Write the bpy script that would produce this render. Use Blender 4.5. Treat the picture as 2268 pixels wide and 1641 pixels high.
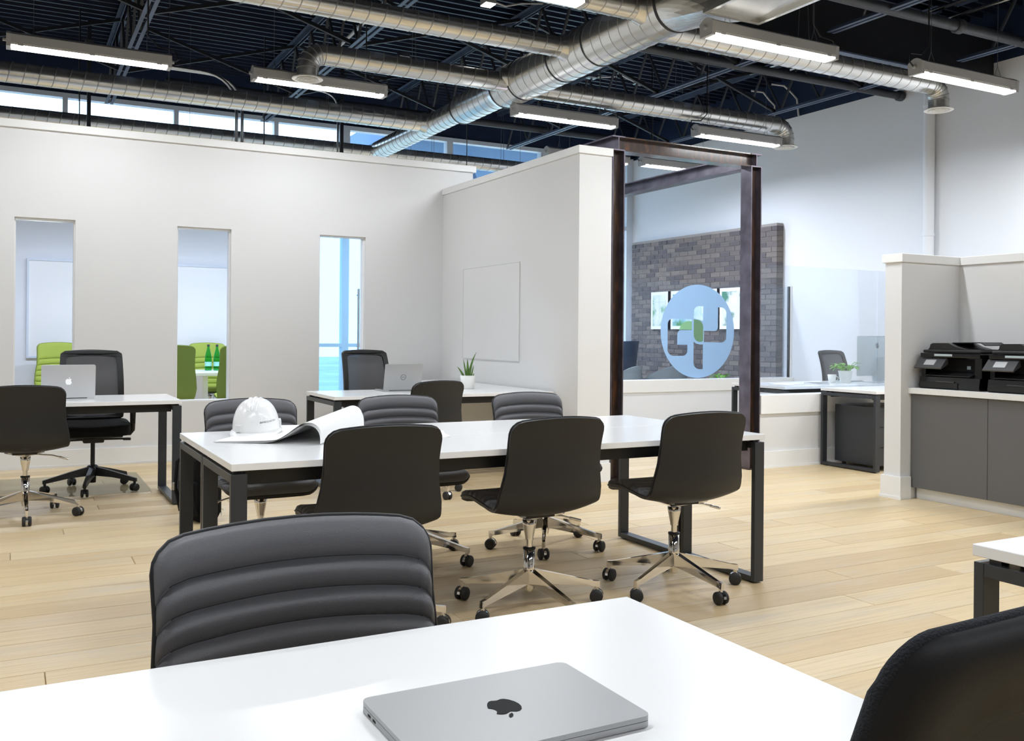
import bpy, bmesh, math, random
from mathutils import Vector, Matrix
from mathutils.geometry import tessellate_polygon

for _o in list(bpy.data.objects):
    bpy.data.objects.remove(_o, do_unlink=True)
random.seed(7)
scene = bpy.context.scene
COL = scene.collection
PI = math.pi

# ------------------------------------------------------------------ camera
YAW, ROLL, EYE = math.radians(28.2), math.radians(0.5), 1.225
FPX, IMW, IMH = 2070.0, 2268.0, 1641.0
cam_d = bpy.data.cameras.new('camera')
cam = bpy.data.objects.new('camera', cam_d)
COL.objects.link(cam)
cam_d.sensor_width = 36.0
cam_d.lens = FPX / IMW * 36.0
cam_d.shift_y = -80.0 / IMW
cam_d.clip_start = 0.05
cam_d.clip_end = 200
cam.matrix_world = (Matrix.Translation((0, 0, EYE)) @ Matrix.Rotation(-YAW, 4, 'Z')
                    @ Matrix.Rotation(PI / 2, 4, 'X') @ Matrix.Rotation(ROLL, 4, 'Z'))
scene.camera = cam

# ------------------------------------------------------------------ world: bright overcast sky
world = bpy.data.worlds.new('sky')
scene.world = world
world.use_nodes = True
wn = world.node_tree
bg = wn.nodes['Background']
bg.inputs[0].default_value = (0.60, 0.80, 1.0, 1)
bg.inputs[1].default_value = 3.5

# ------------------------------------------------------------------ exposure
vs = scene.view_settings
vs.view_transform = 'Standard'
vs.look = 'None'
vs.exposure = 0.12
vs.gamma = 1.0
vs.use_curve_mapping = False
scene.cycles.use_denoising = True
scene.cycles.adaptive_threshold = 0.08
scene.cycles.adaptive_min_samples = 16
scene.cycles.max_bounces = 6
scene.cycles.diffuse_bounces = 3
scene.cycles.glossy_bounces = 3
scene.cycles.transparent_max_bounces = 10
scene.cycles.transmission_bounces = 2
scene.cycles.sample_clamp_indirect = 6.0
LAMP_W = 27.0          # watts of one 1.2 m ceiling fixture
LAMP_COL = (0.915, 0.957, 1.0)
COOL_COL = (0.77, 0.84, 1.0)

# ------------------------------------------------------------------ materials
def lin(c):
    return tuple(((x / 255) / 12.92 if x / 255 <= 0.04045 else ((x / 255 + 0.055) / 1.055) ** 2.4) for x in c)

MATS = {}
def pm(name, rgb, rough=0.5, metal=0.0, spec=0.5, bump=0.0, bscale=200.0, var=0.0, vscale=6.0, coat=0.0, emit=None, estr=0.0, trans=0.0):
    m = bpy.data.materials.new(name)
    m.use_nodes = True
    nt = m.node_tree
    b = nt.nodes['Principled BSDF']
    c = lin(rgb)
    b.inputs['Base Color'].default_value = (*c, 1)
    b.inputs['Roughness'].default_value = rough
    b.inputs['Metallic'].default_value = metal
    b.inputs['Specular IOR Level'].default_value = spec
    b.inputs['Coat Weight'].default_value = coat
    b.inputs['Coat Roughness'].default_value = 0.15
    if trans:
        b.inputs['Transmission Weight'].default_value = trans
    if emit:
        b.inputs['Emission Color'].default_value = (*lin(emit), 1)
        b.inputs['Emission Strength'].default_value = estr
        m.cycles.emission_sampling = 'NONE'   # the tube lights inside the lamps are what is sampled
    tc = nt.nodes.new('ShaderNodeTexCoord')
    if var:
        n = nt.nodes.new('ShaderNodeTexNoise')
        n.inputs['Scale'].default_value = vscale
        n.inputs['Detail'].default_value = 2
        nt.links.new(tc.outputs['Object'], n.inputs['Vector'])
        v = var
        ramp = nt.nodes.new('ShaderNodeValToRGB')
        ramp.color_ramp.elements[0].position = 0.3
        ramp.color_ramp.elements[1].position = 0.7
        ramp.color_ramp.elements[0].color = (*[x * (1 - v) for x in c], 1)
        ramp.color_ramp.elements[1].color = (*[min(1, x * (1 + v)) for x in c], 1)
        nt.links.new(n.outputs['Fac'], ramp.inputs['Fac'])
        nt.links.new(ramp.outputs['Color'], b.inputs['Base Color'])
    if bump:
        n2 = nt.nodes.new('ShaderNodeTexNoise')
        n2.inputs['Scale'].default_value = bscale
        n2.inputs['Detail'].default_value = 2
        nt.links.new(tc.outputs['Object'], n2.inputs['Vector'])
        bp = nt.nodes.new('ShaderNodeBump')
        bp.inputs['Strength'].default_value = bump
        bp.inputs['Distance'].default_value = 0.01
        nt.links.new(n2.outputs['Fac'], bp.inputs['Height'])
        nt.links.new(bp.outputs['Normal'], b.inputs['Normal'])
    MATS[name] = m
    return m

def thin_glass(name, tint, gloss=0.08, frost=None):
    m = bpy.data.materials.new(name)
    m.use_nodes = True
    nt = m.node_tree
    nt.nodes.clear()
    out = nt.nodes.new('ShaderNodeOutputMaterial')
    tr = nt.nodes.new('ShaderNodeBsdfTransparent')
    tr.inputs['Color'].default_value = (*tint, 1)
    gl = nt.nodes.new('ShaderNodeBsdfGlossy')
    gl.inputs['Roughness'].default_value = 0.02
    lw = nt.nodes.new('ShaderNodeLayerWeight')
    lw.inputs['Blend'].default_value = 0.25
    mul = nt.nodes.new('ShaderNodeMath')
    mul.operation = 'MULTIPLY'
    mul.inputs[1].default_value = gloss * 4
    nt.links.new(lw.outputs['Fresnel'], mul.inputs[0])
    mx = nt.nodes.new('ShaderNodeMixShader')
    nt.links.new(mul.outputs[0], mx.inputs[0])
    nt.links.new(tr.outputs[0], mx.inputs[1])
    nt.links.new(gl.outputs[0], mx.inputs[2])
    last = mx
    if frost:
        df = nt.nodes.new('ShaderNodeBsdfDiffuse')
        df.inputs['Color'].default_value = (*lin(frost), 1)
        tl = nt.nodes.new('ShaderNodeBsdfTranslucent')
        tl.inputs['Color'].default_value = (*lin(frost), 1)
        a = nt.nodes.new('ShaderNodeMixShader')
        a.inputs[0].default_value = 0.6
        nt.links.new(df.outputs[0], a.inputs[1])
        nt.links.new(tl.outputs[0], a.inputs[2])
        b2 = nt.nodes.new('ShaderNodeMixShader')
        b2.inputs[0].default_value = 0.85
        nt.links.new(mx.outputs[0], b2.inputs[1])
        nt.links.new(a.outputs[0], b2.inputs[2])
        last = b2
    nt.links.new(last.outputs[0], out.inputs['Surface'])
    MATS[name] = m
    return m

pm('wall_paint', (225, 225, 225), 0.6, bump=0.02, bscale=300)
pm('wall_paint_cool', (232, 234, 238), 0.6, bump=0.02, bscale=300)
pm('trim_paint', (240, 240, 239), 0.4)
pm('navy_paint', (24, 40, 68), 0.55, spec=0.4, var=0.1)
pm('deck_paint', (18, 29, 52), 0.38, spec=0.6, var=0.15, vscale=2)
pm('joist_paint', (76, 90, 114), 0.45, var=0.12)
pm('brace_paint', (26, 29, 36), 0.5, var=0.1)
pm('pipe_black', (52, 55, 62), 0.45, var=0.1)
pm('desk_white', (244, 244, 244), 0.22, spec=0.5)
pm('desk_frame', (50, 53, 58), 0.38, spec=0.5, bump=0.03, bscale=900)
pm('black_plastic', (20, 20, 21), 0.45, bump=0.03, bscale=700)
pm('gloss_black', (11, 11, 12), 0.16)
pm('printer_panel', (62, 62, 64), 0.3)
pm('leather_shell', (29, 30, 33), 0.42, spec=0.45, bump=0.04, bscale=450)
pm('leather_pad', (98, 98, 102), 0.45, spec=0.5, bump=0.12, bscale=420)
pm('stitch', (22, 22, 23), 0.7)
pm('fabric_black', (17, 17, 18), 0.85, spec=0.2, bump=0.2, bscale=600)
pm('fabric_weave', (44, 46, 50), 0.9, spec=0.2, bump=0.5, bscale=350)
pm('shell_plastic', (25, 25, 27), 0.55, spec=0.3, bump=0.04, bscale=500)
pm('chrome', (225, 222, 218), 0.08, metal=1.0)
pm('steel_satin', (190, 190, 190), 0.25, metal=1.0)
pm('rubber', (36, 35, 35), 0.6)
pm('green_fabric', (168, 184, 84), 0.85, spec=0.2, bump=0.15, bscale=500)
pm('green_fabric_dark', (122, 140, 66), 0.85, spec=0.2, bump=0.15, bscale=500)
pm('aluminium', (205, 206, 208), 0.38, metal=0.25)
pm('aluminium_dark', (172, 173, 174), 0.38, metal=0.35)
pm('aluminium_pale', (176, 189, 194), 0.4, metal=0.1)
pm('logo_black', (12, 12, 13), 0.6, spec=0.2)
pm('logo_white', (238, 240, 242), 0.3, emit=(255, 255, 255), estr=0.25)
pm('logo_grey', (70, 80, 84), 0.3)
pm('paper', (246, 246, 245), 0.7)
pm('paper_line', (150, 152, 156), 0.7)
pm('helmet_white', (243, 243, 243), 0.28, coat=0.3)
pm('helmet_band', (228, 228, 228), 0.35)
pm('print_grey', (120, 120, 124), 0.5)
pm('ceramic', (240, 240, 236), 0.3)
pm('soil', (48, 40, 32), 0.95, bump=0.6, bscale=90)
pm('aloe_green', (88, 124, 52), 0.45, var=0.2, vscale=40)
pm('leaf_green', (116, 178, 66), 0.45, var=0.25, vscale=30)
pm('cabinet_grey', (97, 97, 98), 0.45)
pm('cabinet_white', (226, 226, 224), 0.45)
pm('lamp_housing', (172, 173, 175), 0.45)
pm('lamp_lens', (255, 255, 255), 0.4, emit=(255, 253, 248), estr=7.0)
pm('lamp_lens_cool', (255, 255, 255), 0.4, emit=(240, 247, 255), estr=7.0)
pm('diffuser_white', (225, 225, 222), 0.45)
pm('dark_void', (12, 12, 13), 0.8)
pm('wire_grey', (110, 114, 122), 0.4, metal=0.6)
pm('cord_black', (14, 14, 15), 0.5)
pm('cable_white', (205, 206, 208), 0.45)
pm('window_frame_white', (214, 222, 232), 0.4)
pm('soffit_blue', (96, 128, 168), 0.7, var=0.1, vscale=0.6)
pm('grey_felt', (128, 136, 140), 0.9, spec=0.15, bump=0.2, bscale=400)
pm('blue_leather', (58, 70, 88), 0.4, bump=0.08, bscale=300)
pm('bottle_label', (150, 214, 200), 0.4)
pm('brick_a', (118, 111, 110), 0.8, spec=0.25, bump=0.5, bscale=60, var=0.18, vscale=18)
pm('brick_b', (131, 123, 119), 0.8, spec=0.25, bump=0.5, bscale=60, var=0.18, vscale=18)
pm('brick_c', (104, 99, 102), 0.8, spec=0.25, bump=0.5, bscale=60, var=0.18, vscale=18)
pm('mortar', (158, 153, 148), 0.9, bump=0.3, bscale=80)
pm('ground_far', (168, 176, 168), 0.9, var=0.2, vscale=0.5)
pm('tree_far', (72, 112, 60), 0.9, var=0.3, vscale=3)
thin_glass('glass_clear', (0.95, 0.975, 1.0), 0.12)
thin_glass('glass_tinted', (0.70, 0.86, 0.95), 0.12)
thin_glass('glass_window', (0.955, 0.975, 1.0), 0.08)
thin_glass('glass_frost', (0.9, 0.95, 1.0), 0.05, frost=(196, 218, 236))
thin_glass('glass_leaf', (0.9, 0.95, 1.0), 0.05, frost=(178, 216, 172))
thin_glass('mat_plastic', (0.91, 0.92, 0.90), 0.10)
thin_glass('bottle_green', (0.25, 0.78, 0.48), 0.12)

def steel_rust():
    m = pm('rusted_steel', (70, 46, 32), 0.5, metal=0.35, var=0.5, vscale=9, bump=0.15, bscale=60, coat=0.7)
    nt = m.node_tree
    b = nt.nodes['Principled BSDF']
    tc = nt.nodes.new('ShaderNodeTexCoord')
    mp = nt.nodes.new('ShaderNodeMapping')
    mp.inputs['Scale'].default_value = (14, 14, 3)
    n = nt.nodes.new('ShaderNodeTexNoise')
    n.inputs['Scale'].default_value = 1.3
    n.inputs['Detail'].default_value = 8
    nt.links.new(tc.outputs['Object'], mp.inputs['Vector'])
    nt.links.new(mp.outputs['Vector'], n.inputs['Vector'])
    r = nt.nodes.new('ShaderNodeValToRGB')
    e = r.color_ramp.elements
    e[0].position, e[0].color = 0.32, (*lin((38, 30, 27)), 1)
    e[1].position, e[1].color = 0.75, (*lin((112, 68, 34)), 1)
    k = r.color_ramp.elements.new(0.55)
    k.color = (*lin((66, 46, 34)), 1)
    nt.links.new(n.outputs['Fac'], r.inputs['Fac'])
    nt.links.new(r.outputs['Color'], b.inputs['Base Color'])
    r2 = nt.nodes.new('ShaderNodeMapRange')
    r2.inputs['To Min'].default_value = 0.22
    r2.inputs['To Max'].default_value = 0.55
    nt.links.new(n.outputs['Fac'], r2.inputs['Value'])
    nt.links.new(r2.outputs['Result'], b.inputs['Roughness'])
steel_rust()
pm('mill_scale', (104, 98, 108), 0.36, metal=0.75, var=0.28, vscale=7, bump=0.06, bscale=40)

def galvanised():
    m = pm('galvanised', (214, 214, 211), 0.27, metal=0.9, var=0.06, vscale=2.5)
    return
    nt = m.node_tree
    b = nt.nodes['Principled BSDF']
    tc = nt.nodes.new('ShaderNodeTexCoord')
    n = nt.nodes.new('ShaderNodeTexVoronoi')
    n.inputs['Scale'].default_value = 26
    nt.links.new(tc.outputs['Object'], n.inputs['Vector'])
    r2 = nt.nodes.new('ShaderNodeMapRange')
    r2.inputs['To Min'].default_value = 0.17
    r2.inputs['To Max'].default_value = 0.32
    nt.links.new(n.outputs['Distance'], r2.inputs['Value'])
    nt.links.new(r2.outputs['Result'], b.inputs['Roughness'])
galvanised()
pm('duct_seam', (170, 170, 168), 0.4, metal=0.7)

def oak():
    m = bpy.data.materials.new('oak_plank')
    m.use_nodes = True
    nt = m.node_tree
    b = nt.nodes['Principled BSDF']
    b.inputs['Roughness'].default_value = 0.42
    b.inputs['Specular IOR Level'].default_value = 0.4
    geo = nt.nodes.new('ShaderNodeNewGeometry')
    oi = nt.nodes.new('ShaderNodeObjectInfo')
    isl = nt.nodes.new('ShaderNodeMath'); isl.operation = 'ADD'
    nt.links.new(oi.outputs['Random'], isl.inputs[0])
    nt.links.new(geo.outputs['Random Per Island'], isl.inputs[1])
    frac = nt.nodes.new('ShaderNodeMath'); frac.operation = 'FRACT'
    nt.links.new(isl.outputs[0], frac.inputs[0])
    off = nt.nodes.new('ShaderNodeCombineXYZ')
    mu = nt.nodes.new('ShaderNodeMath'); mu.operation = 'MULTIPLY'; mu.inputs[1].default_value = 37.0
    nt.links.new(frac.outputs[0], mu.inputs[0])
    nt.links.new(mu.outputs[0], off.inputs['Z'])
    nt.links.new(mu.outputs[0], off.inputs['X'])
    ad = nt.nodes.new('ShaderNodeVectorMath'); ad.operation = 'ADD'
    nt.links.new(geo.outputs['Position'], ad.inputs[0])
    nt.links.new(off.outputs[0], ad.inputs[1])
    def noise(sc, detail, rough=0.6):
        mp = nt.nodes.new('ShaderNodeMapping')
        mp.inputs['Scale'].default_value = sc
        nt.links.new(ad.outputs[0], mp.inputs['Vector'])
        n = nt.nodes.new('ShaderNodeTexNoise')
        n.inputs['Scale'].default_value = 1.0
        n.inputs['Detail'].default_value = detail
        n.inputs['Roughness'].default_value = rough
        nt.links.new(mp.outputs[0], n.inputs['Vector'])
        return n
    grain = noise((2.2, 60, 1), 6)
    cloud = noise((1.6, 7, 1), 4)
    knot = noise((3.2, 16, 1), 3)
    base = nt.nodes.new('ShaderNodeValToRGB')      # tone of the single board
    e = base.color_ramp.elements
    e[0].position, e[0].color = 0.0, (*lin((205, 179, 139)), 1)
    e[1].position, e[1].color = 1.0, (*lin((226, 205, 168)), 1)
    k = base.color_ramp.elements.new(0.5); k.color = (*lin((219, 194, 150)), 1)
    nt.links.new(frac.outputs[0], base.inputs['Fac'])
    def mixc(a, col, fac_socket, blend='MIX'):
        mx = nt.nodes.new('ShaderNodeMix'); mx.data_type = 'RGBA'; mx.blend_type = blend
        nt.links.new(fac_socket, mx.inputs['Factor'])
        nt.links.new(a, mx.inputs['A'])
        mx.inputs['B'].default_value = (*col, 1)
        return mx.outputs['Result']
    def rng(sock, a, b_, lo, hi):
        r = nt.nodes.new('ShaderNodeMapRange')
        r.inputs['From Min'].default_value = a; r.inputs['From Max'].default_value = b_
        r.inputs['To Min'].default_value = lo; r.inputs['To Max'].default_value = hi
        nt.links.new(sock, r.inputs['Value'])
        return r.outputs['Result']
    c1 = mixc(base.outputs['Color'], lin((184, 157, 116)), rng(grain.outputs['Fac'], 0.45, 0.75, 0, 0.55))
    c2 = mixc(c1, lin((206, 194, 174)), rng(cloud.outputs['Fac'], 0.5, 0.75, 0, 0.55))
    c3 = mixc(c2, lin((128, 112, 92)), rng(knot.outputs['Fac'], 0.70, 0.80, 0, 0.6))
    nt.links.new(c3, b.inputs['Base Color'])
    bp = nt.nodes.new('ShaderNodeBump')
    bp.inputs['Strength'].default_value = 0.05
    bp.inputs['Distance'].default_value = 0.004
    nt.links.new(grain.outputs['Fac'], bp.inputs['Height'])
    nt.links.new(bp.outputs['Normal'], b.inputs['Normal'])
    MATS['oak_plank'] = m
oak()

def mesh_fabric():
    m = bpy.data.materials.new('mesh_fabric')
    m.use_nodes = True
    nt = m.node_tree
    b = nt.nodes['Principled BSDF']
    b.inputs['Base Color'].default_value = (*lin((92, 92, 95)), 1)
    b.inputs['Roughness'].default_value = 0.8
    out = nt.nodes['Material Output']
    tr = nt.nodes.new('ShaderNodeBsdfTransparent')
    mx = nt.nodes.new('ShaderNodeMixShader')
    tc = nt.nodes.new('ShaderNodeTexCoord')
    ck = nt.nodes.new('ShaderNodeTexVoronoi')
    ck.inputs['Scale'].default_value = 420
    nt.links.new(tc.outputs['Object'], ck.inputs['Vector'])
    r = nt.nodes.new('ShaderNodeMapRange')
    r.inputs['From Min'].default_value = 0.15; r.inputs['From Max'].default_value = 0.35
    r.inputs['To Min'].default_value = 0.72; r.inputs['To Max'].default_value = 1.0
    nt.links.new(ck.outputs['Distance'], r.inputs['Value'])
    nt.links.new(r.outputs['Result'], mx.inputs[0])
    nt.links.new(tr.outputs[0], mx.inputs[1])
    nt.links.new(b.outputs[0], mx.inputs[2])
    nt.links.new(mx.outputs[0], out.inputs['Surface'])
    MATS['mesh_fabric'] = m
mesh_fabric()

def canvas(name, c1, c2, c3, seed):
    m = bpy.data.materials.new(name)
    m.use_nodes = True
    nt = m.node_tree
    b = nt.nodes['Principled BSDF']
    b.inputs['Roughness'].default_value = 0.6
    tc = nt.nodes.new('ShaderNodeTexCoord')
    mp = nt.nodes.new('ShaderNodeMapping')
    mp.inputs['Location'].default_value = (seed, seed, seed)
    nt.links.new(tc.outputs['Object'], mp.inputs['Vector'])
    n = nt.nodes.new('ShaderNodeTexNoise')
    n.inputs['Scale'].default_value = 4.5
    n.inputs['Detail'].default_value = 5
    nt.links.new(mp.outputs[0], n.inputs['Vector'])
    r = nt.nodes.new('ShaderNodeValToRGB')
    e = r.color_ramp.elements
    e[0].position, e[0].color = 0.38, (*lin(c1), 1)
    e[1].position, e[1].color = 0.66, (*lin(c3), 1)
    k = e.new(0.5); k.color = (*lin(c2), 1)
    nt.links.new(n.outputs['Fac'], r.inputs['Fac'])
    nt.links.new(r.outputs['Color'], b.inputs['Base Color'])
    MATS[name] = m
canvas('print_one', (120, 170, 130), (214, 226, 220), (236, 238, 236), 1.0)
canvas('print_two', (90, 150, 96), (150, 196, 206), (232, 236, 238), 5.0)
canvas('print_three', (70, 130, 104), (226, 230, 232), (242, 242, 242), 9.0)

# ------------------------------------------------------------------ mesh builder
class MB:
    def __init__(self):
        self.v = []; self.f = []; self.smooth = []
    def add(self, verts, faces, smooth=False, M=None):
        o = len(self.v)
        for p in verts:
            p = Vector(p)
            self.v.append(tuple(M @ p if M is not None else p))
        for f in faces:
            self.f.append(tuple(i + o for i in f)); self.smooth.append(smooth)
        return self
    def box(self, x0, x1, y0, y1, z0, z1, M=None):
        if x0 > x1: x0, x1 = x1, x0
        if y0 > y1: y0, y1 = y1, y0
        if z0 > z1: z0, z1 = z1, z0
        vs_ = [(x0, y0, z0), (x1, y0, z0), (x1, y1, z0), (x0, y1, z0), (x0, y0, z1), (x1, y0, z1), (x1, y1, z1), (x0, y1, z1)]
        return self.add(vs_, [(0, 3, 2, 1), (4, 5, 6, 7), (0, 1, 5, 4), (1, 2, 6, 5), (2, 3, 7, 6), (3, 0, 4, 7)], M=M)
    def bbox(self, x0, x1, y0, y1, z0, z1, r=0.004, seg=2, M=None):
        bm = bmesh.new()
        bmesh.ops.create_cube(bm, size=1.0)
        for v in bm.verts:
            v.co = Vector(((x0 + x1) / 2 + v.co.x * (x1 - x0), (y0 + y1) / 2 + v.co.y * (y1 - y0), (z0 + z1) / 2 + v.co.z * (z1 - z0)))
        bmesh.ops.bevel(bm, geom=list(bm.edges), offset=r, segments=seg, affect='EDGES', profile=0.5)
        bm.verts.index_update()
        self.add([v.co.copy() for v in bm.verts], [[v.index for v in f.verts] for f in bm.faces], smooth=False, M=M)
        bm.free()
        return self
    def prism(self, poly, h0, h1, axis='z', M=None, smooth=False):
        # poly: 2D ring; extruded along axis
        n = len(poly)
        def P(a, b, h):
            return {'z': (a, b, h), 'y': (a, h, b), 'x': (h, a, b)}[axis]
        vs_ = [P(a, b, h0) for a, b in poly] + [P(a, b, h1) for a, b in poly]
        fs = [(i, (i + 1) % n, n + (i + 1) % n, n + i) for i in range(n)]
        self.add(vs_, fs, smooth, M)
        self.add(vs_[:n], [tuple(range(n))[::-1]], False, M)
        self.add(vs_[n:], [tuple(range(n))], False, M)
        return self
    def tube(self, pts, r, n=10, caps=True, M=None, smooth=True):
        pts = [Vector(p) for p in pts]
        rs = r if isinstance(r, (list, tuple)) else [r] * len(pts)
        rings = []
        up = None
        for i, p in enumerate(pts):
            t = (pts[min(i + 1, len(pts) - 1)] - pts[max(i - 1, 0)]).normalized()
            if up is None:
                up = Vector((0, 0, 1)) if abs(t.z) < 0.9 else Vector((1, 0, 0))
            a = t.cross(up).normalized()
            b = a.cross(t).normalized()
            up = b
            rings.append([p + a * math.cos(2 * PI * k / n) * rs[i] + b * math.sin(2 * PI * k / n) * rs[i] for k in range(n)])
        vs_ = [q for ring in rings for q in ring]
        fs = []
        for i in range(len(pts) - 1):
            for k in range(n):
                fs.append((i * n + k, i * n + (k + 1) % n, (i + 1) * n + (k + 1) % n, (i + 1) * n + k))
        self.add(vs_, fs, smooth, M)
        if caps:
            self.add(rings[0], [tuple(range(n))[::-1]], False, M)
            self.add(rings[-1], [tuple(range(n))], False, M)
        return self
    def lathe(self, prof, n=24, c=(0, 0, 0), M=None, smooth=True, axis='z'):
        vs_ = []
        for r, z in prof:
            for k in range(n):
                a = 2 * PI * k / n
                p = (r * math.cos(a), r * math.sin(a), z)
                if axis == 'x': p = (z, p[0], p[1])
                if axis == 'y': p = (p[0], z, p[1])
                vs_.append((p[0] + c[0], p[1] + c[1], p[2] + c[2]))
        fs = []
        for i in range(len(prof) - 1):
            for k in range(n):
                fs.append((i * n + k, i * n + (k + 1) % n, (i + 1) * n + (k + 1) % n, (i + 1) * n + k))
        self.add(vs_, fs, smooth, M)
        if prof[0][0] > 1e-6: self.add(vs_[:n], [tuple(range(n))[::-1]], False, M)
        if prof[-1][0] > 1e-6: self.add(vs_[-n:], [tuple(range(n))], False, M)
        return self
    def bar(self, p0, p1, w, h, M=None, up=(0, 0, 1)):
        p0, p1 = Vector(p0), Vector(p1)
        t = (p1 - p0).normalized()
        u = Vector(up)
        if abs(t.dot(u)) > 0.98: u = Vector((1, 0, 0))
        a = t.cross(u).normalized() * (w / 2)
        b = a.cross(t).normalized() * (h / 2)
        vs_ = [p0 - a - b, p0 + a - b, p0 + a + b, p0 - a + b, p1 - a - b, p1 + a - b, p1 + a + b, p1 - a + b]
        return self.add(vs_, [(0, 3, 2, 1), (4, 5, 6, 7), (0, 1, 5, 4), (1, 2, 6, 5), (2, 3, 7, 6), (3, 0, 4, 7)], M=M)
    def grid(self, fn, nu, nv, smooth=True, M=None, flip=False):
        vs_ = [fn(i / nu, j / nv) for i in range(nu + 1) for j in range(nv + 1)]
        fs = []
        for i in range(nu):
            for j in range(nv):
                a = i * (nv + 1) + j
                q = (a, a + 1, a + nv + 2, a + nv + 1)
                fs.append(q[::-1] if flip else q)
        return self.add(vs_, fs, smooth, M)
    def flat(self, loops, z0, z1, M=None):
        # loops of 2D points: outer first, then holes; slab between z0 and z1
        vl = [[Vector((a, b, 0)) for a, b in L] for L in loops]
        tris = tessellate_polygon(vl)
        pts = [p for L in loops for p in L]
        n = len(pts)
        vs_ = [(a, b, z1) for a, b in pts] + [(a, b, z0) for a, b in pts]
        fs = []
        for t in tris:
            a, b, c = (Vector((*pts[i], 0)) for i in t)
            up = (b - a).cross(c - a).z > 0
            t = t if up else t[::-1]
            fs.append(tuple(t)); fs.append(tuple(i + n for i in t[::-1]))
        o = 0
        for L in loops:
            m = len(L)
            for i in range(m):
                a, b = o + i, o + (i + 1) % m
                fs.append((a, b, b + n, a + n))
            o += m
        return self.add(vs_, fs, False, M)
    def mesh(self, name, mat):
        me = bpy.data.meshes.new(name)
        me.from_pydata(self.v, [], self.f)
        me.polygons.foreach_set('use_smooth', self.smooth)
        me.update()
        if isinstance(mat, str): mat = MATS[mat]
        me.materials.append(mat)
        return me
    def build(self, name, mat, parent=None, smooth_angle=False):
        return link(name, self.mesh(name, mat), parent)

def link(name, me, parent=None):
    o = bpy.data.objects.new(name, me)
    COL.objects.link(o)
    if parent is not None: o.parent = parent
    return o

def tag(o, label, cat=None, group=None, kind=None):
    o['label'] = label
    if cat: o['category'] = cat
    if group: o['group'] = group
    if kind: o['kind'] = kind
    return o

def thing(name, label, cat, loc=(0, 0, 0), rz=0.0, group=None):
    o = bpy.data.objects.new(name, None)
    o.empty_display_size = 0.1
    COL.objects.link(o)
    o.location = loc
    o.rotation_euler = (0, 0, rz)
    return tag(o, label, cat, group)

def copy_tree(o, parent=None):
    c = o.copy()
    COL.objects.link(c)
    c.parent = parent
    for ch in list(o.children):
        copy_tree(ch, c)
    return c

def dup(root, loc, rz, label, group=None):
    c = copy_tree(root)
    c.location = loc
    c.rotation_euler = (0, 0, rz)
    c['label'] = label
    if group: c['group'] = group
    return c

def struct(name, mb, mat, label, cat='wall', parent=None):
    o = mb.build(name, mat, parent)
    if parent is None:
        tag(o, label, cat, kind='structure')
    return o

def arc(cx, cy, r, a0, a1, n):
    return [(cx + r * math.cos(a0 + (a1 - a0) * i / n), cy + r * math.sin(a0 + (a1 - a0) * i / n)) for i in range(n + 1)]

def rrect(x0, x1, y0, y1, r, n=5):
    return (arc(x1 - r, y1 - r, r, 0, PI / 2, n) + arc(x0 + r, y1 - r, r, PI / 2, PI, n)
            + arc(x0 + r, y0 + r, r, PI, 1.5 * PI, n) + arc(x1 - r, y0 + r, r, 1.5 * PI, 2 * PI, n))

def text_mesh(name, body, size, mat, parent, M, extrude=0.0004):
    cu = bpy.data.curves.new(name, 'FONT')
    cu.body = body
    cu.size = size
    cu.align_x = 'CENTER'
    cu.align_y = 'CENTER'
    cu.extrude = extrude
    tmp = bpy.data.objects.new(name, cu)
    COL.objects.link(tmp)
    bpy.context.view_layer.update()
    me = bpy.data.meshes.new_from_object(tmp.evaluated_get(bpy.context.evaluated_depsgraph_get()))
    bpy.data.objects.remove(tmp, do_unlink=True)
    me.transform(M)
    me.materials.clear()
    me.materials.append(MATS[mat])
    me.name = name
    return link(name, me, parent)

def project(x, y, z):
    c, s = math.cos(YAW), math.sin(YAW)
    lat, D = c * x - s * y, s * x + c * y
    if D < 0.05: return None
    return IMW / 2 + FPX * lat / D, 740.5 - (z - EYE) / D * FPX, D

# ================================================================== THE SETTING
XL, XR, YF, YB, ZD = -5.0, 9.4, -5.0, 13.2, 4.75

floor = struct('floor', MB().box(XL - .2, XR + .2, YF - .2, YB + .2, -0.12, -0.014), 'soil', 'pale oak plank floor running through the whole office', 'floor')

# floor boards: single boards where the picture shows them, the rest joined
PW, GAP = 0.19, 0.0018
boards = []
row = 0
y = YF
rb = random.Random(3)
while y < YB:
    x = XL - rb.uniform(0, 1.9)
    while x < XR:
        L = rb.choice((1.2, 1.6, 1.9, 1.9, 2.2))
        x0, x1 = max(x, XL), min(x + L, XR)
        if x1 - x0 > 0.05:
            boards.append((x0 + GAP / 2, x1 - GAP / 2, y + GAP / 2, min(y + PW, YB) - GAP / 2))
        x += L
    y += PW
    row += 1
def board_score(b):
    best = 0
    for fx in (0.0, 0.25, 0.5, 0.75, 1.0):
        p = project(b[0] + (b[1] - b[0]) * fx, (b[2] + b[3]) / 2, 0)
        if p and -60 < p[0] < IMW + 60 and 960 < p[1] < 1600 and not (p[1] > 1560 - p[0] * 0.145 and p[0] < 1450):
            best = max(best, 1.0 / p[2] ** 2 * (b[1] - b[0]))
    return best
scored = sorted(((board_score(b), i) for i, b in enumerate(boards)), reverse=True)
single = {i for s_, i in scored[:300] if s_ > 0}
unit = MB().bbox(-0.5, 0.5, -0.5, 0.5, -0.5, 0.5, r=0.02, seg=1)
unit = MB()
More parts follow.
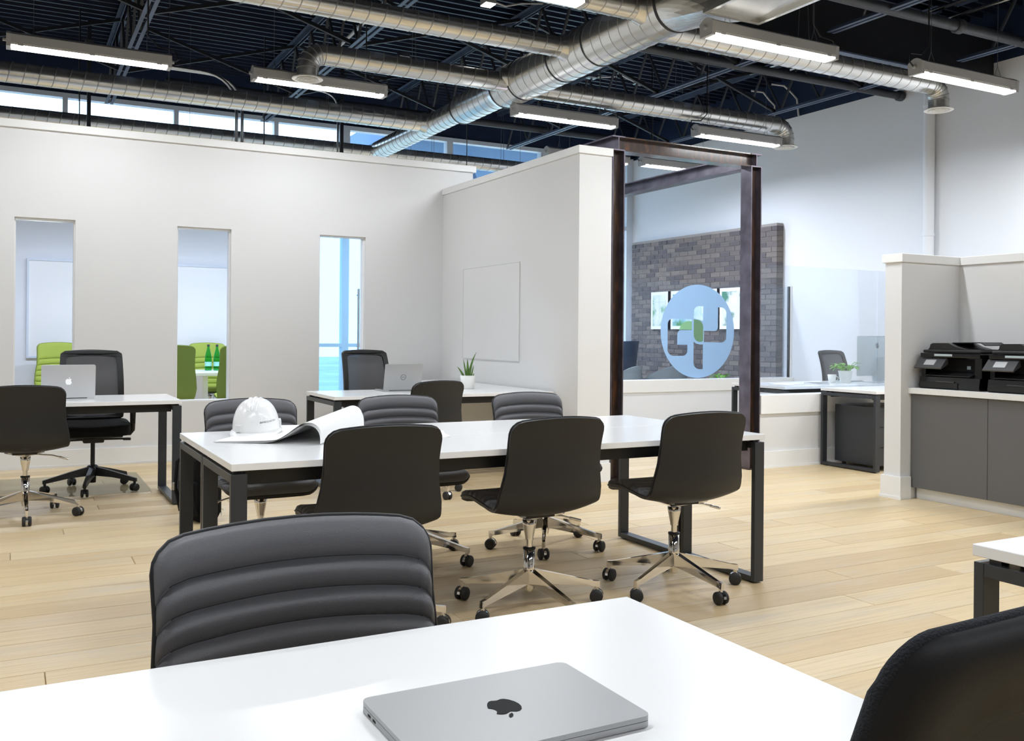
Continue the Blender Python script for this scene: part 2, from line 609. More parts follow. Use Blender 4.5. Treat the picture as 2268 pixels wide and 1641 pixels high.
unit.add([(-.5, -.5, -.5), (.5, -.5, -.5), (.5, .5, -.5), (-.5, .5, -.5), (-.5, -.5, .3), (.5, -.5, .3), (.5, .5, .3), (-.5, .5, .3),
          (-.4985, -.494, .5), (.4985, -.494, .5), (.4985, .494, .5), (-.4985, .494, .5)],
         [(0, 3, 2, 1), (0, 1, 5, 4), (1, 2, 6, 5), (2, 3, 7, 6), (3, 0, 4, 7), (4, 5, 9, 8), (5, 6, 10, 9), (6, 7, 11, 10), (7, 4, 8, 11), (8, 9, 10, 11)])
plank_me = unit.mesh('plank', 'oak_plank')
rest = MB()
TH = 0.014
for i, b in enumerate(boards):
    if i in single:
        o = link('plank', plank_me, floor)
        o.location = ((b[0] + b[1]) / 2, (b[2] + b[3]) / 2, -TH / 2)
        o.scale = (b[1] - b[0], b[3] - b[2], TH)
    else:
        rest.box(b[0], b[1], b[2], b[3], -TH, 0)
o = rest.build('planks_beyond', 'oak_plank', floor)
o['kind'] = 'stuff'

# ceiling: corrugated steel deck
prof = []
yy = YF - 0.1
pitch, hgt = 0.1524, 0.10
while yy < YB + 0.2:
    prof += [(yy, ZD), (yy + 0.030, ZD), (yy + 0.045, ZD + hgt), (yy + pitch - 0.015, ZD + hgt)]
    yy += pitch
mb = MB()
vs_ = []
for a, b in prof:
    vs_ += [(XL - .1, a, b), (XR + .1, a, b)]
mb.add(vs_, [(2 * i, 2 * i + 1, 2 * i + 3, 2 * i + 2) for i in range(len(prof) - 1)])
mb.box(XL - .1, XR + .1, YF - .1, YB + .2, ZD + hgt + .002, ZD + .2)
ceiling = struct('ceiling', mb, 'deck_paint', 'dark corrugated steel roof deck above the ducts and joists', 'ceiling')

PAINT = 4.22
struct('wall_right', MB().box(XR, XR + .2, YF, YB + .2, -0.1, PAINT), 'wall_paint_cool', 'tall white wall on the right behind the glass offices')
struct('wall_right_upper', MB().box(XR, XR + .2, YF, YB + .2, PAINT, ZD + .2), 'navy_paint', 'navy painted band at the top of the right wall')
struct('wall_left', MB().box(XL - .2, XL, YF, YB + .2, -0.1, ZD + .2), 'wall_paint', 'white wall closing the office on the far left')
struct('wall_front', MB().box(XL - .2, XR + .2, YF - .2, YF, -0.1, ZD + .2), 'wall_paint', 'white wall closing the office behind the viewpoint')

# back (exterior) wall with high strip windows left and full glazing right
XG = 3.40
mb = MB().box(XL - .2, XG, YB, YB + .2, -0.1, 3.75)
struct('wall_back', mb, 'wall_paint_cool', 'white outer wall below the high strip windows')
mb = MB()
mb.box(XL - .2, XG, YB, YB + .2, 3.75, 3.97)
mb.box(XL - .2, XR + .2, YB, YB + .2, 4.25, ZD + .2)
struct('wall_back_upper', mb, 'navy_paint', 'navy painted outer wall above and below the strip windows')
# strip windows
edges = [-2.1, -0.78, 0.588, 1.934, 3.275, 4.22]
for k in range(5):
    a, b = edges[k], edges[k + 1]
    w = MB()
    w.box(a, b, YB - .02, YB + .1, 4.19, 4.25)
    w.box(a, b, YB - .02, YB + .1, 3.97, 3.995)
    w.box(a, a + .03, YB - .02, YB + .1, 3.995, 4.19)
    w.box(b - .03, b, YB - .02, YB + .1, 3.995, 4.19)
    names = ['far left', 'left', 'second from left', 'third from left', 'rightmost bright']
    wo = w.build('window_%d' % (k + 1), 'window_frame_white')
    tag(wo, ['strip window pane beyond the left edge of the view', 'bright strip window at the left edge of the picture', 'bright strip window crossed by a black post',
             'bright strip window crossed by two bent conduits', 'rightmost of the bright strip windows, ending at a black post'][k], 'window', kind='structure')
    MB().box(a + .03, b - .03, YB + .03, YB + .036, 3.995, 4.19).build('pane', 'glass_window', wo)
# full-height glazing
gx = [3.40, 4.30, 5.95, 7.62, 9.32]
for k in range(4):
    a, b = gx[k], gx[k + 1]
    w = MB()
    top = 4.25 if k else 3.97
    w.box(a, a + .05, YB - .03, YB + .1, 0, top)
    w.box(b - .05, b, YB - .03, YB + .1, 0, top)
    for z0, z1 in ((0, .1), (1.02, 1.07), (3.02, 3.08), (top - .06, top)):
        w.box(a + .05, b - .05, YB - .03, YB + .1, z0, z1)
    wo = w.build('window_%d' % (k + 6), 'window_frame_white')
    tag(wo, ['tall glazing bay seen through the narrow glass slot by the glass door', 'tall glazing bay left of the steel portal', 'tall glazing bay above the white partition cap',
             'tall glazing bay beside the dark brick wall'][k], 'window', kind='structure')
    for z0, z1 in ((.1, 1.02), (1.07, 3.02), (3.08, top - .06)):
        MB().box(a + .05, b - .05, YB + .03, YB + .036, z0, z1).build('pane', 'glass_window', wo)
struct('trim_1', MB().box(9.32, XR, YB - .03, YB + .1, 0, 4.25), 'window_frame_white', 'white strip closing the glazing against the right wall', 'trim')
struct('trim_2', MB().box(4.22, 4.30, YB - .03, YB + .1, 3.97, 4.25), 'window_frame_white', 'white upright between strip windows and tall glazing', 'trim')

# outdoors: canopy soffit and ground
mb = MB().box(5.1, 10.5, YB + .22, YB + 4.2, 4.28, 4.6)
canopy = thing('entrance_canopy', 'blue-grey canopy soffit outside the tall glazing', 'canopy')
mb.build('soffit', 'soffit_blue', canopy)
m2 = MB()
for x in (5.3, 6.75, 8.5):
    m2 = MB().bar((x, YB + .35, 3.3), (x + .25, YB + 1.6, 4.28), .07, .07)
    m2.build('strut', 'window_frame_white', canopy)
struct('ground', MB().box(-20, 30, YB + .21, 50, -0.3, -0.1), 'ground_far', 'pale paved ground outside the glazing', 'ground')

# ---- partition along the back of the work area (with three tall glass slots)
PY0, PY1 = 9.28, 9.44
slots = [(0.02, 0.505), (1.38, 1.878), (2.755, 3.242)]
ZS0, ZS1, PTOP = 0.56, 2.22, 3.07
mb = MB()
xs = [-5.0] + [v for s_ in slots for v in s_] + [4.47]
for k in range(0, len(xs), 2):
    mb.box(xs[k], xs[k + 1], PY0, PY1, 0, PTOP - .07)
for a, b in slots:
    mb.box(a, b, PY0, PY1, 0, ZS0)
    mb.box(a, b, PY0, PY1, ZS1, PTOP - .07)
part_back = struct('wall_partition_back', mb, 'wall_paint', 'long white partition with three tall glass slots')
MB().bbox(-5.0, 4.50, PY0 - .025, PY1 + .025, PTOP - .07, PTOP, r=.004).build('cap', 'trim_paint', part_back)
struct('baseboard_back', MB().box(-5.0, 4.12, PY0 - .016, PY0, 0, .155).box(-5.0, 4.12, PY0 - .022, PY0 - .016, 0, .02), 'trim_paint', 'white baseboard under the three glass slots', 'baseboard')
slot_lab = ['tall glass slot showing a green chair and a whiteboard', 'tall glass slot showing green bottles on a table', 'tall glass slot showing a glass door handle']
for k, (a, b) in enumerate(slots):
    w = MB()
    t = .012
    w.box(a, a + t, PY0 + .03, PY1 - .03, ZS0, ZS1)
    w.box(b - t, b, PY0 + .03, PY1 - .03, ZS0, ZS1)
    w.box(a + t, b - t, PY0 + .03, PY1 - .03, ZS1 - t, ZS1)
    w.box(a + t, b - t, PY0 + .005, PY1 - .03, ZS0, ZS0 + t)
    wo = w.build('window_%d' % (k + 10), 'trim_paint')
    tag(wo, slot_lab[k], 'window', kind='structure')
    MB().box(a + t, b - t, PY0 + .07, PY0 + .08, ZS0 + t, ZS1 - t).build('pane', 'glass_window', wo)

# ---- side partition (whiteboard wall)
SX0, SX1, SY0, STOP = 4.12, 4.44, 6.53, 2.79
ps = struct('wall_partition_side', MB().box(SX0, SX1, SY0, PY0, 0, STOP - .065), 'wall_paint', 'white partition wall with a frameless whiteboard')
MB().bbox(SX0 - .018, SX1 + .004, SY0 - .018, PY0, STOP - .065, STOP, r=.003).build('cap', 'trim_paint', ps)
struct('baseboard_side', MB().box(SX0 - .016, SX0, SY0 - .016, PY0 - .02, 0, .155).box(SX0, SX1 + .0, SY0 - .016, SY0, 0, .155), 'trim_paint', 'white baseboard around the whiteboard partition', 'baseboard')

# ---- low wall with glass, right of the steel portal
LW = 6.125
mb = MB().box(LW, XR, 6.55, 6.68, 0, .66)
lw = struct('wall_low_front', mb, 'wall_paint', 'low white wall carrying clear glass behind the empty desk')
MB().bbox(LW, XR, 6.53, 6.70, .505, .68, r=.004).build('cap', 'trim_paint', lw)
struct('baseboard_low_front', MB().box(LW, XR, 6.533, 6.55, 0, .155).box(LW, XR, 6.527, 6.533, 0, .02), 'trim_paint', 'white baseboard of the low wall right of the steel portal', 'baseboard')
gp = thing('glass_screen', 'clear glass screen on the low wall above the empty desk', 'glass screen', (LW, 6.61, .68))
for k in range(2):
    MB().box(k * 1.635, k * 1.635 + 1.63, -.005, .005, 0, 1.22).build('pane', 'glass_clear', gp)
# ---- low wall with logo glass, further back
mb = MB().box(4.50, XR, 9.42, 9.55, 0, .65)
lw2 = struct('wall_low_back', mb, 'wall_paint_cool', 'low white wall under the glass with the round logo')
MB().bbox(4.50, XR, 9.40, 9.57, .52, .672, r=.004).build('cap', 'trim_paint', lw2)
struct('baseboard_low_back', MB().box(4.50, XR, 9.403, 9.42, 0, .155), 'trim_paint', 'white baseboard below the logo glass', 'baseboard')

# ---- printer nook wall
nk2 = struct('wall_nook_side', MB().box(6.615, 6.75, 2.2, 4.85, 0, 1.80), 'wall_paint', 'chest-high white wall running behind the two printers')
nk = struct('wall_nook_end', MB().box(5.95, 6.75, 4.85, 5.0, 0, 1.80), 'wall_paint', 'chest-high white wall end left of the printers')
MB().bbox(5.93, 6.77, 4.83, 5.02, 1.80, 1.865, r=.004).build('cap', 'trim_paint', nk)
MB().bbox(6.595, 6.77, 2.2, 4.83, 1.80, 1.865, r=.004).build('cap', 'trim_paint', nk2)
struct('baseboard_printer_nook', MB().box(5.932, 5.95, 4.832, 5.018, 0, .17).box(5.95, 6.05, 4.832, 4.85, 0, .17).box(5.95, 6.75, 5.0, 5.018, 0, .17).box(5.925, 5.932, 4.825, 5.025, 0, .02), 'trim_paint', 'white baseboard around the foot of the printer nook wall', 'baseboard')

# ---- boxed pipe on the right wall
mb = MB().tube([(9.335, 7.25, 0), (9.335, 7.25, 4.2)], .062, 20)
pb = thing('wall_pipe', 'pale grey vertical pipe on the tall white right wall', 'pipe', (0, 0, 0))
mb.build('pipe', 'wall_paint_cool', pb)
for z in (0.3, 2.4, 3.9):
    MB().tube([(9.335, 7.25, z), (9.335, 7.25, z + .03)], .068, 20).build('clamp', 'wall_paint_cool', pb)

# ---- brick wall on the right, single bricks
bw = thing('brick_wall', 'dark grey brick wall piece behind the logo glass', 'brick wall')
BX, BY0, BY1, BZ = 9.27, 9.61, 13.02, 2.80
MB().box(BX + .012, XR, BY0 + .012, BY1, 0, BZ - .006).build('mortar_bed', 'mortar', bw)
CH, BL, JT = 0.0726, 0.213, 0.010
bmes = []
ub = MB().box(-.5, .5, -.5, .5, -.5, .5)
for mname in ('brick_a', 'brick_b', 'brick_c'):
    bmes.append(ub.mesh('brick', mname))
ur = random.Random(11)
bricks = []
ncourse = int(BZ / CH)
for r_ in range(ncourse):
    z0 = r_ * CH
    y = BY0 - (0 if r_ % 2 == 0 else BL / 2)
    while y < BY1 - .03:
        a, b = max(y, BY0), min(y + BL, BY1)
        if b - a > .03:
            bricks.append((a, b - JT, z0 + JT / 2, z0 + CH - JT / 2, ur.randrange(3), ur.uniform(-.003, .003)))
        y += BL
def brick_score(q):
    p = project(BX, (q[0] + q[1]) / 2, (q[2] + q[3]) / 2)
    if q[2] < .66: return 0
    if not (1380 < p[0] < 1745): return 0
    return 1 / p[2]
order = sorted(range(len(bricks)), key=lambda i: -brick_score(bricks[i]))
keep = set(order[:300])
rest = [MB(), MB(), MB()]
for i, q in enumerate(bricks):
    if i in keep:
        o = link('brick', bmes[q[4]], bw)
        o.location = (BX + .06 + q[5], (q[0] + q[1]) / 2, (q[2] + q[3]) / 2)
        o.scale = (.12, q[1] - q[0], q[3] - q[2])
    else:
        rest[q[4]].box(BX + q[5], BX + .12, q[0], q[1], q[2], q[3])
for k in range(3):
    o = rest[k].build('bricks_beyond', ('brick_a', 'brick_b', 'brick_c')[k], bw)
    o['kind'] = 'stuff'

# ================================================================== STEEL PORTAL
def ibeam_poly(w, h, tf, tw):
    # I section, w across flanges (a), h between flange faces (b)
    return [(-w/2, -h/2), (w/2, -h/2), (w/2, -h/2 + tf), (tw/2, -h/2 + tf), (tw/2, h/2 - tf), (w/2, h/2 - tf), (w/2, h/2), (-w/2, h/2),
            (-w/2, h/2 - tf), (-tw/2, h/2 - tf), (-tw/2, -h/2 + tf), (-w/2, -h/2 + tf)]
def swap(p): return [(b, a) for a, b in p][::-1]
portal = thing('steel_portal', 'rusted steel I-beam portal between the white partition and the glass offices', 'steel frame', (0, 0, 0))
ZC = 2.785
def column(x, y, name='column'):
    mb = MB()
    mb.box(x - .053, x + .053, y - .0045, y + .0045, 0, ZC)          # web; the flanges face +-X
    c = mb.build(name, 'rusted_steel', portal)
    for s in (-1, 1):
        MB().box(x + s * .053, x + s * .064, y - .07, y + .07, 0, ZC).build('flange', 'mill_scale', c)
    MB().box(x - .075, x + .075, y - .08, y + .08, 0, .012).build('base_plate', 'rusted_steel', c)
    return c
for x in (4.51, 6.045):
    column(x, 6.60)
column(4.51, 9.19)
column(6.045, 9.19)
for x in (4.51, 6.045):
    mb = MB()
    mb.prism([(a + x, b + ZC + .062) for a, b in ibeam_poly(.13, .124, .011, .008)], 6.53, 9.26, 'y')
    mb.build('side_beam', 'mill_scale', portal)
for y0 in (6.60, 9.19):
    mb = MB()
    mb.prism([(a + y0, b + ZC + .062) for a, b in ibeam_poly(.13, .122, .011, .008)], 4.516, 6.039, 'x')
    mb.build('cross_beam', 'rusted_steel', portal)

# ================================================================== ROOF FRAMING
roof = bpy.data.objects.new('roof_frame', None)
COL.objects.link(roof)
tag(roof, 'dark painted open-web roof joists, girder and cross bracing', 'roof framing', kind='structure')
ZB, ZT = 4.10, 4.70
def joist(x, y0, y1):
    j = MB()
    for sx in (-1, 1):
        j.box(x + sx * .016, x + sx * .062, y0, y1, ZT + .036, ZT + .044)
        j.box(x + sx * .016, x + sx * .024, y0, y1, ZT - .02, ZT + .036)
    jo = j.build('joist', 'joist_paint', roof)
    b = MB()
    yb0, yb1 = y0 + .30, y1 - (.35 if y1 > 10 else .05)
    for sx in (-1, 1):
        b.box(x + sx * .014, x + sx * .05, yb0, yb1, ZB - .004, ZB + .004)
        b.box(x + sx * .014, x + sx * .021, yb0, yb1, ZB + .004, ZB + .035)
    n = int((yb1 - yb0) / .25)
    for k in range(1, n, 2):
        b.box(x - .014, x + .014, yb0 + k * .25, yb0 + k * .25 + .03, ZB, ZB + .008)
    b.build('bottom_chord', 'joist_paint', jo)
    w = MB()
    step = .33
    y = y0 + .35
    pts = [(x, y0 + .02, ZT - .01)]
    up = False
    while y < y1 - .1:
        pts.append((x, y, ZT - .01 if up else ZB + .02))
        up = not up
        y += step
    for a, c in zip(pts[:-1], pts[1:]):
        w.bar(a, c, .024, .024)
    w.build('web_rod', 'pipe_black', jo)
JX = [-2.80, -0.86, 1.07, 3.02, 4.94, 6.80, 8.66]
for x in JX:
    joist(x, 6.60, 13.2)
for x in JX[3:]:
    joist(x, -4.9, 6.42)
# girder
g = MB()
g.prism([(a + 6.50, b + 4.25) for a, b in ibeam_poly(.2, .56, .016, .01)], XL, XR, 'x')
g.build('girder', 'brace_paint', roof)
MB().box(XL, XR, 6.40, 6.60, 3.955, 3.969).build('girder_flange', 'joist_paint', roof)
for yb in (9.0, 11.2):
    for i in range(len(JX) - 1):
        a, b = JX[i], JX[i + 1]
        MB().bar((a, yb, ZT), (b, yb + .02, ZB + .02), .035, .035).build('brace', 'brace_paint', roof)
        MB().bar((a, yb + .08, ZB + .02), (b, yb + .06, ZT), .035, .035).build('brace', 'brace_paint', roof)
for yb in (7.6,):
    for i in range(len(JX) - 3, len(JX) - 1):
        a, b = JX[i], JX[i + 1]
        MB().bar((a, yb, ZT), (b, yb + .02, ZB + .02), .035, .035).build('brace', 'brace_paint', roof)
        MB().bar((a, yb + .08, ZB + .02), (b, yb + .06, ZT), .035, .035).build('brace', 'brace_paint', roof)

# ================================================================== PIPES AND CONDUITS
def pipe_run(name, label, cat, pts, r, mat, couplings=(), n=14):
    t = thing(name, label, cat)
    MB().tube(pts, r, n).build('pipe', mat, t)
    for c, d in couplings:
        c, d = Vector(c), Vector(d).normalized()
        MB().tube([c - d * .045, c - d * .03, c + d * .03, c + d * .045], [r * 1.15, r * 1.38, r * 1.38, r * 1.15], n).build('coupling', mat, t)
    return t
pipe_run('sprinkler_pipe', 'dark sprinkler pipe with a coupling at the top right above the lamps', 'pipe', [(4.8, 5.70, 4.12), (9.4, 5.70, 4.12)], .05, 'pipe_black', [((7.73, 5.70, 4.12), (1, 0, 0))])
pipe_run('sprinkler_pipe', 'dark sprinkler pipe behind the joist bracing, ending at the navy wall', 'pipe', [(4.9, 7.68, 4.12), (9.4, 7.68, 4.12)], .045, 'pipe_black', [((9.36, 7.68, 4.12), (1, 0, 0))])
pipe_run('sprinkler_pipe', 'dark sprinkler pipe low across the far ceiling behind the main duct', 'pipe', [(1.6, 11.78, 4.2), (9.4, 11.78, 4.2)], .05, 'pipe_black')
def bend(p0, corner, p1, r, n=8):
    p0, c, p1 = Vector(p0), Vector(corner), Vector(p1)
    a = c + (p0 - c).normalized() * r
    b = c + (p1 - c).normalized() * r
    return [p0] + [a.lerp(c, t).lerp(c.lerp(b, t), t) for t in [i / n for i in range(n + 1)]] + [p1]
pipe_run('conduit', 'bent steel conduit dropping in front of the strip window, left one of the pair', 'conduit', bend((1.02, 10.75, 4.118), (2.22, 10.75, 4.10), (2.22, 10.75, 2.9), .4), .017, 'steel_satin')
pipe_run('conduit', 'bent steel conduit dropping in front of the strip window, right one of the pair', 'conduit', bend((1.02, 10.83, 4.118), (2.30, 10.83, 4.11), (2.30, 10.83, 2.9), .4), .017, 'steel_satin')
pipe_run('conduit', 'thin bent conduit curving down just right of the small ceiling lamp', 'conduit', bend((2.95, 11.2, 4.22), (3.54, 11.2, 4.16), (3.54, 11.2, 2.9), .2), .013, 'steel_satin')
pipe_run('conduit', 'white conduit strip on the deck between the two left ducts', 'conduit', [(3.43, 9.2, 4.70), (3.50, 11.6, 4.70)], .02, 'cable_white')
pipe_run('conduit', 'short white conduit strip under the deck, above the lamp with the round vent', 'conduit', [(3.55, 12.1, 4.70), (3.58, 12.9, 4.70)], .02, 'cable_white')
pipe_run('conduit', 'pale conduit along the deck at the top right, left one of two', 'conduit', [(8.40, 4.6, 4.62), (8.40, 9.2, 4.62)], .02, 'steel_satin')
pipe_run('conduit', 'pale conduit along the deck at the top right, right one of two', 'conduit', [(8.78, 4.6, 4.62), (8.70, 8.8, 4.62)], .02, 'steel_satin')
for lab, pts in (('white cable hanging on the navy wall, left of the two near the far vent', [(9.1, 9.95, 4.66), (9.3, 9.93, 4.66), (9.37, 9.88, 4.55), (9.375, 9.78, 4.45), (9.375, 9.78, 4.25)]),
                 ('white cable hanging on the navy wall, right of the two near the far vent', [(9.1, 9.55, 4.66), (9.3, 9.53, 4.66), (9.37, 9.45, 4.55), (9.375, 9.36, 4.45), (9.375, 9.33, 4.22)]),
                 ('white cable dangling on the navy wall above the rightmost lamp', [(8.9, 6.75, 4.66), (9.2, 6.72, 4.66), (9.36, 6.68, 4.6), (9.37, 6.60, 4.45), (9.375, 6.57, 4.2)])):
    pipe_run('hanging_cable', lab, 'cable', pts, .013, 'cable_white', n=8)
for lab, x, z0, y in (('black steel post crossing the bright strip window on the left', .755, 2.9, 11.55), ('black steel post at the right end of the bright strip windows', 3.70, 2.9, 11.55)):
    t = thing('steel_post', lab, 'post', (x, y, 0))
    MB().box(-.02, .02, -.02, .02, z0, 4.72).build('post', 'brace_paint', t)
    MB().box(-.05, .05, -.035, .035, 4.44, 4.50).build('bracket', 'steel_satin', t)
# junction boxes
def jbox(label, loc, cable=None):
    t = thing('junction_box', label, 'junction box', loc)
    MB().bbox(-.07, .07, -.05, .05, -.03, .03, r=.006).build('box', 'steel_satin', t)
    MB().bbox(-.06, .06, -.04, .04, -.036, -.03, r=.002).build('cover', 'steel_satin', t)
    if cable:
        MB().tube(cable, .011, 8).build('cable', 'cable_white', t)
jbox('small metal junction box left of the crossing black cord', (6.72, 10.38, 4.64), [(.07, 0, 0), (.25, 0, .02), (.4, 0, .05)])
jbox('small metal junction box between the joist webs, right of the black cord', (7.44, 10.32, 4.64), [(-.07, 0, 0), (-.2, 0, .03), (-.34, 0, .08)])
jbox('small metal junction box above the middle left duct', (4.245, 10.82, 4.66))
t = thing('flood_lamp', 'small square white flood lamp at the top edge', 'lamp', (4.26, 8.52, 4.60))
MB().bbox(-.06, .06, -.07, .07, -.02, .06, r=.008).build('housing', 'lamp_housing', t)
MB().box(-.055, .055, -.065, .065, -.026, -.02).build('lens', 'lamp_lens', t)
MB().tube([(.06, 0, .02), (.2, 0, 0), (.38, 0, .06), (.7, .02, .12)], .01, 8).build('cable', 'cable_white', t)

# ================================================================== DUCTS
def helix(mb, p0, p1, r, pitch=.13, tr=.0035, n=28):
    p0, p1 = Vector(p0), Vector(p1)
    t = (p1 - p0)
    L = t.length
    t.normalize()
    up = Vector((0, 0, 1))
    a = t.cross(up).normalized()
    turns = L / pitch
    N = int(turns * n)
    pts = []
    for i in range(N + 1):
        ang = 2 * PI * i / n
        pts.append(p0 + t * (L * i / N) + a * math.cos(ang) * r + up * math.sin(ang) * r)
    vs_, fs = [], []
    for i, p in enumerate(pts):
        ang = 2 * PI * i / n
        rad = a * math.cos(ang) + up * math.sin(ang)
        vs_ += [p - t * tr * 1.4, p + rad * tr, p + t * tr * 1.4]
    for i in range(len(pts) - 1):
        k = 3 * i
        fs += [(k, k + 1, k + 4, k + 3), (k + 1, k + 2, k + 5, k + 4)]
    mb.add(vs_, fs, True)
ZM, XM = 3.70, 4.37
def duct(label, p0, p1, r, elbow=None, pitch=.13):
    t = thing('spiral_duct', label, 'duct', (0, 0, 0))
    d = MB().tube([p0, p1], r, 32).build('pipe', 'galvanised', t)
    h = MB()
    helix(h, p0, p1, r, pitch)
    h.build('spiral_seam', 'duct_seam', d)
    if elbow:
        s = elbow                       # direction along x where the elbow turns down
        x, y, z = (p1 if s > 0 else p0)
        R = r + .05
        gores = []
        for k in range(6):
            a = PI / 2 * k / 5
            gores.append((x + s * R * math.sin(a), y, z - R + R * math.cos(a)))
        gores.append((x + s * R, y, z - R - .07))
        e = MB().tube(gores, r * 1.01, 28, smooth=True)
        e.build('elbow', 'galvanised', t)
        for k in (0, 1, 2, 3, 4, 5):
            a = PI / 2 * k / 5
            c = Vector(gores[k])
            dd = Vector((s * math.cos(a), 0, -math.sin(a))) * .004
            MB().tube([c - dd, c + dd], r * 1.045, 28).build('seam_ring', 'duct_seam', t)
        zc = z - R - .07
        v = MB().lathe([(r * .98, 0), (r * 1.0, -.012), (r * 1.42, -.016), (r * 1.46, -.022), (r * 1.35, -.028), (r * 1.05, -.022), (r * 1.0, -.004), (r * .9, -.004)], 36, (x + s * R, y, zc))
        vo = v.build('diffuser', 'diffuser_white', t)
        for q in (.78, .5):
            MB().lathe([(r * q, -.004), (r * (q + .16), -.03), (r * (q + .13), -.034), (r * (q - .06), -.006)], 30, (x + s * R, y, zc)).build('vane', 'diffuser_white', vo)
        MB().lathe([(0.0, -.044), (r * .26, -.034), (r * .26, -.02), (0.0, -.01)], 24, (x + s * R, y, zc)).build('hub', 'diffuser_white', vo)
    return t
def hangers(t, pts, zt=4.72):
    for (x, y, z, r) in pts:
        m = MB()
        m.tube([(x - .02, y - r, z), (x, y - .02, zt)], .0025, 6)
        m.tube([(x + .02, y + r, z), (x, y + .02, zt)], .0025, 6)
        m.build('hanger_wire', 'wire_grey', t)
dA = duct('spiral branch duct entering the main duct at the top, nearest on the left', (-1.5, 6.90, ZM), (XM - .15, 6.90, ZM), .086)
dB = duct('short spiral branch duct on the left ending in a round ceiling vent', (2.40, 8.02, ZM - .035), (XM - .15, 8.02, ZM - .035), .092, elbow=-1)
dC = duct('long spiral duct on the left running above the bright strip windows', (-2.5, 10.20, ZM), (XM - .08, 10.20, ZM), .10)
dE = duct('farthest spiral duct running just above the white partition cap', (-2.5, 12.10, ZM - .02), (7.2, 12.10, ZM - .02), .092)
dR = duct('spiral branch duct on the right crossing behind the brightest lamp, ending in a round vent', (XM + .15, 6.12, ZM), (7.87, 6.12, ZM), .095, elbow=1)
dS = duct('spiral branch duct on the right above the steel portal, ending in a round vent', (XM + .12, 8.20, ZM), (7.88, 8.20, ZM), .10, elbow=1)
dT = duct('spiral branch duct at the top edge just left of the main duct', (-1.5, 5.80, ZM), (XM - .15, 5.80, ZM), .09)
hangers(dA, [(2.2, 6.9, ZM, .086)])
hangers(dB, [(3.25, 8.02, ZM - .035, .092)])
hangers(dC, [(1.42, 10.2, ZM, .1), (3.1, 10.2, ZM, .1)])
hangers(dE, [(5.2, 12.1, ZM - .02, .09), (6.3, 12.1, ZM - .02, .09)])
hangers(dR, [(6.2, 6.12, ZM, .095), (5.0, 6.12, ZM, .095)])
hangers(dS, [(6.45, 8.2, ZM, .1), (5.2, 8.2, ZM, .1)])
md = thing('main_duct', 'thick shiny main spiral duct running diagonally across the ceiling', 'duct')
for y0, y1, r in ((5.62, 8.32, .20), (8.46, 9.34, .162), (9.46, 12.0, .12)):
    d = MB().tube([(XM, y0, ZM), (XM, y1, ZM)], r, 48).build('pipe', 'galvanised', md)
    h = MB(); helix(h, (XM, y0, ZM), (XM, y1, ZM), r, .13, .0035, 36)
    h.build('spiral_seam', 'duct_seam', d)
MB().tube([(XM, 8.32, ZM), (XM, 8.46, ZM)], [.20, .162], 48, caps=False).build('reducer', 'galvanised', md)
MB().tube([(XM, 9.34, ZM), (XM, 9.46, ZM)], [.162, .12], 48, caps=False).build('reducer', 'galvanised', md)
for yq, r in ((5.60, .206), (6.62, .205), (7.2, .205), (7.95, .205), (8.32, .206), (9.34, .167)):
    MB().tube([(XM, yq - .006, ZM), (XM, yq + .006, ZM)], r, 48).build('joint_band', 'pipe_black', md)
# tees: short collars where branches enter
for y, s, r in ((6.90, -1, .086), (8.02, -1, .092), (5.80, -1, .09), (6.12, 1, .095), (8.20, 1, .10)):
    MB().tube([(XM + s * .17, y, ZM), (XM + s * .25, y, ZM)], [r * 1.3, r * 1.04], 32).build('collar', 'galvanised', md)
MB().tube([(XM - .10, 10.2, ZM), (XM - .17, 10.2, ZM)], [.125, .104], 32).build('collar', 'galvanised', md)
# round-to-square transition and plenum box at the near end
def trans(u, v):
    a = 2 * PI * v
    rx, rz = .2 * math.cos(a), .2 * math.sin(a)
    k = max(abs(math.cos(a)), abs(math.sin(a)))
    qx, qz = .215 * math.cos(a) / k, .255 * math.sin(a) / k
    return (XM + rx * (1 - u) + qx * u, 5.60 - .62 * u, ZM + rz * (1 - u) + qz * u)
MB().grid(trans, 6, 48, smooth=False).build('transition', 'galvanised', md)
pl = MB().box(XM - .225, XM + .225, 3.6, 4.97, ZM - .26, 4.74)
plo = pl.build('plenum', 'galvanised', md)
fl = MB()
fl.box(XM - .25, XM + .25, 4.95, 4.985, ZM - .285, ZM - .255)
fl.box(XM - .25, XM - .22, 3.6, 4.95, ZM - .285, ZM - .255)
fl.box(XM + .22, XM + .25, 3.6, 4.95, ZM - .285, ZM - .255)
fl.build('flange', 'galvanised', plo)

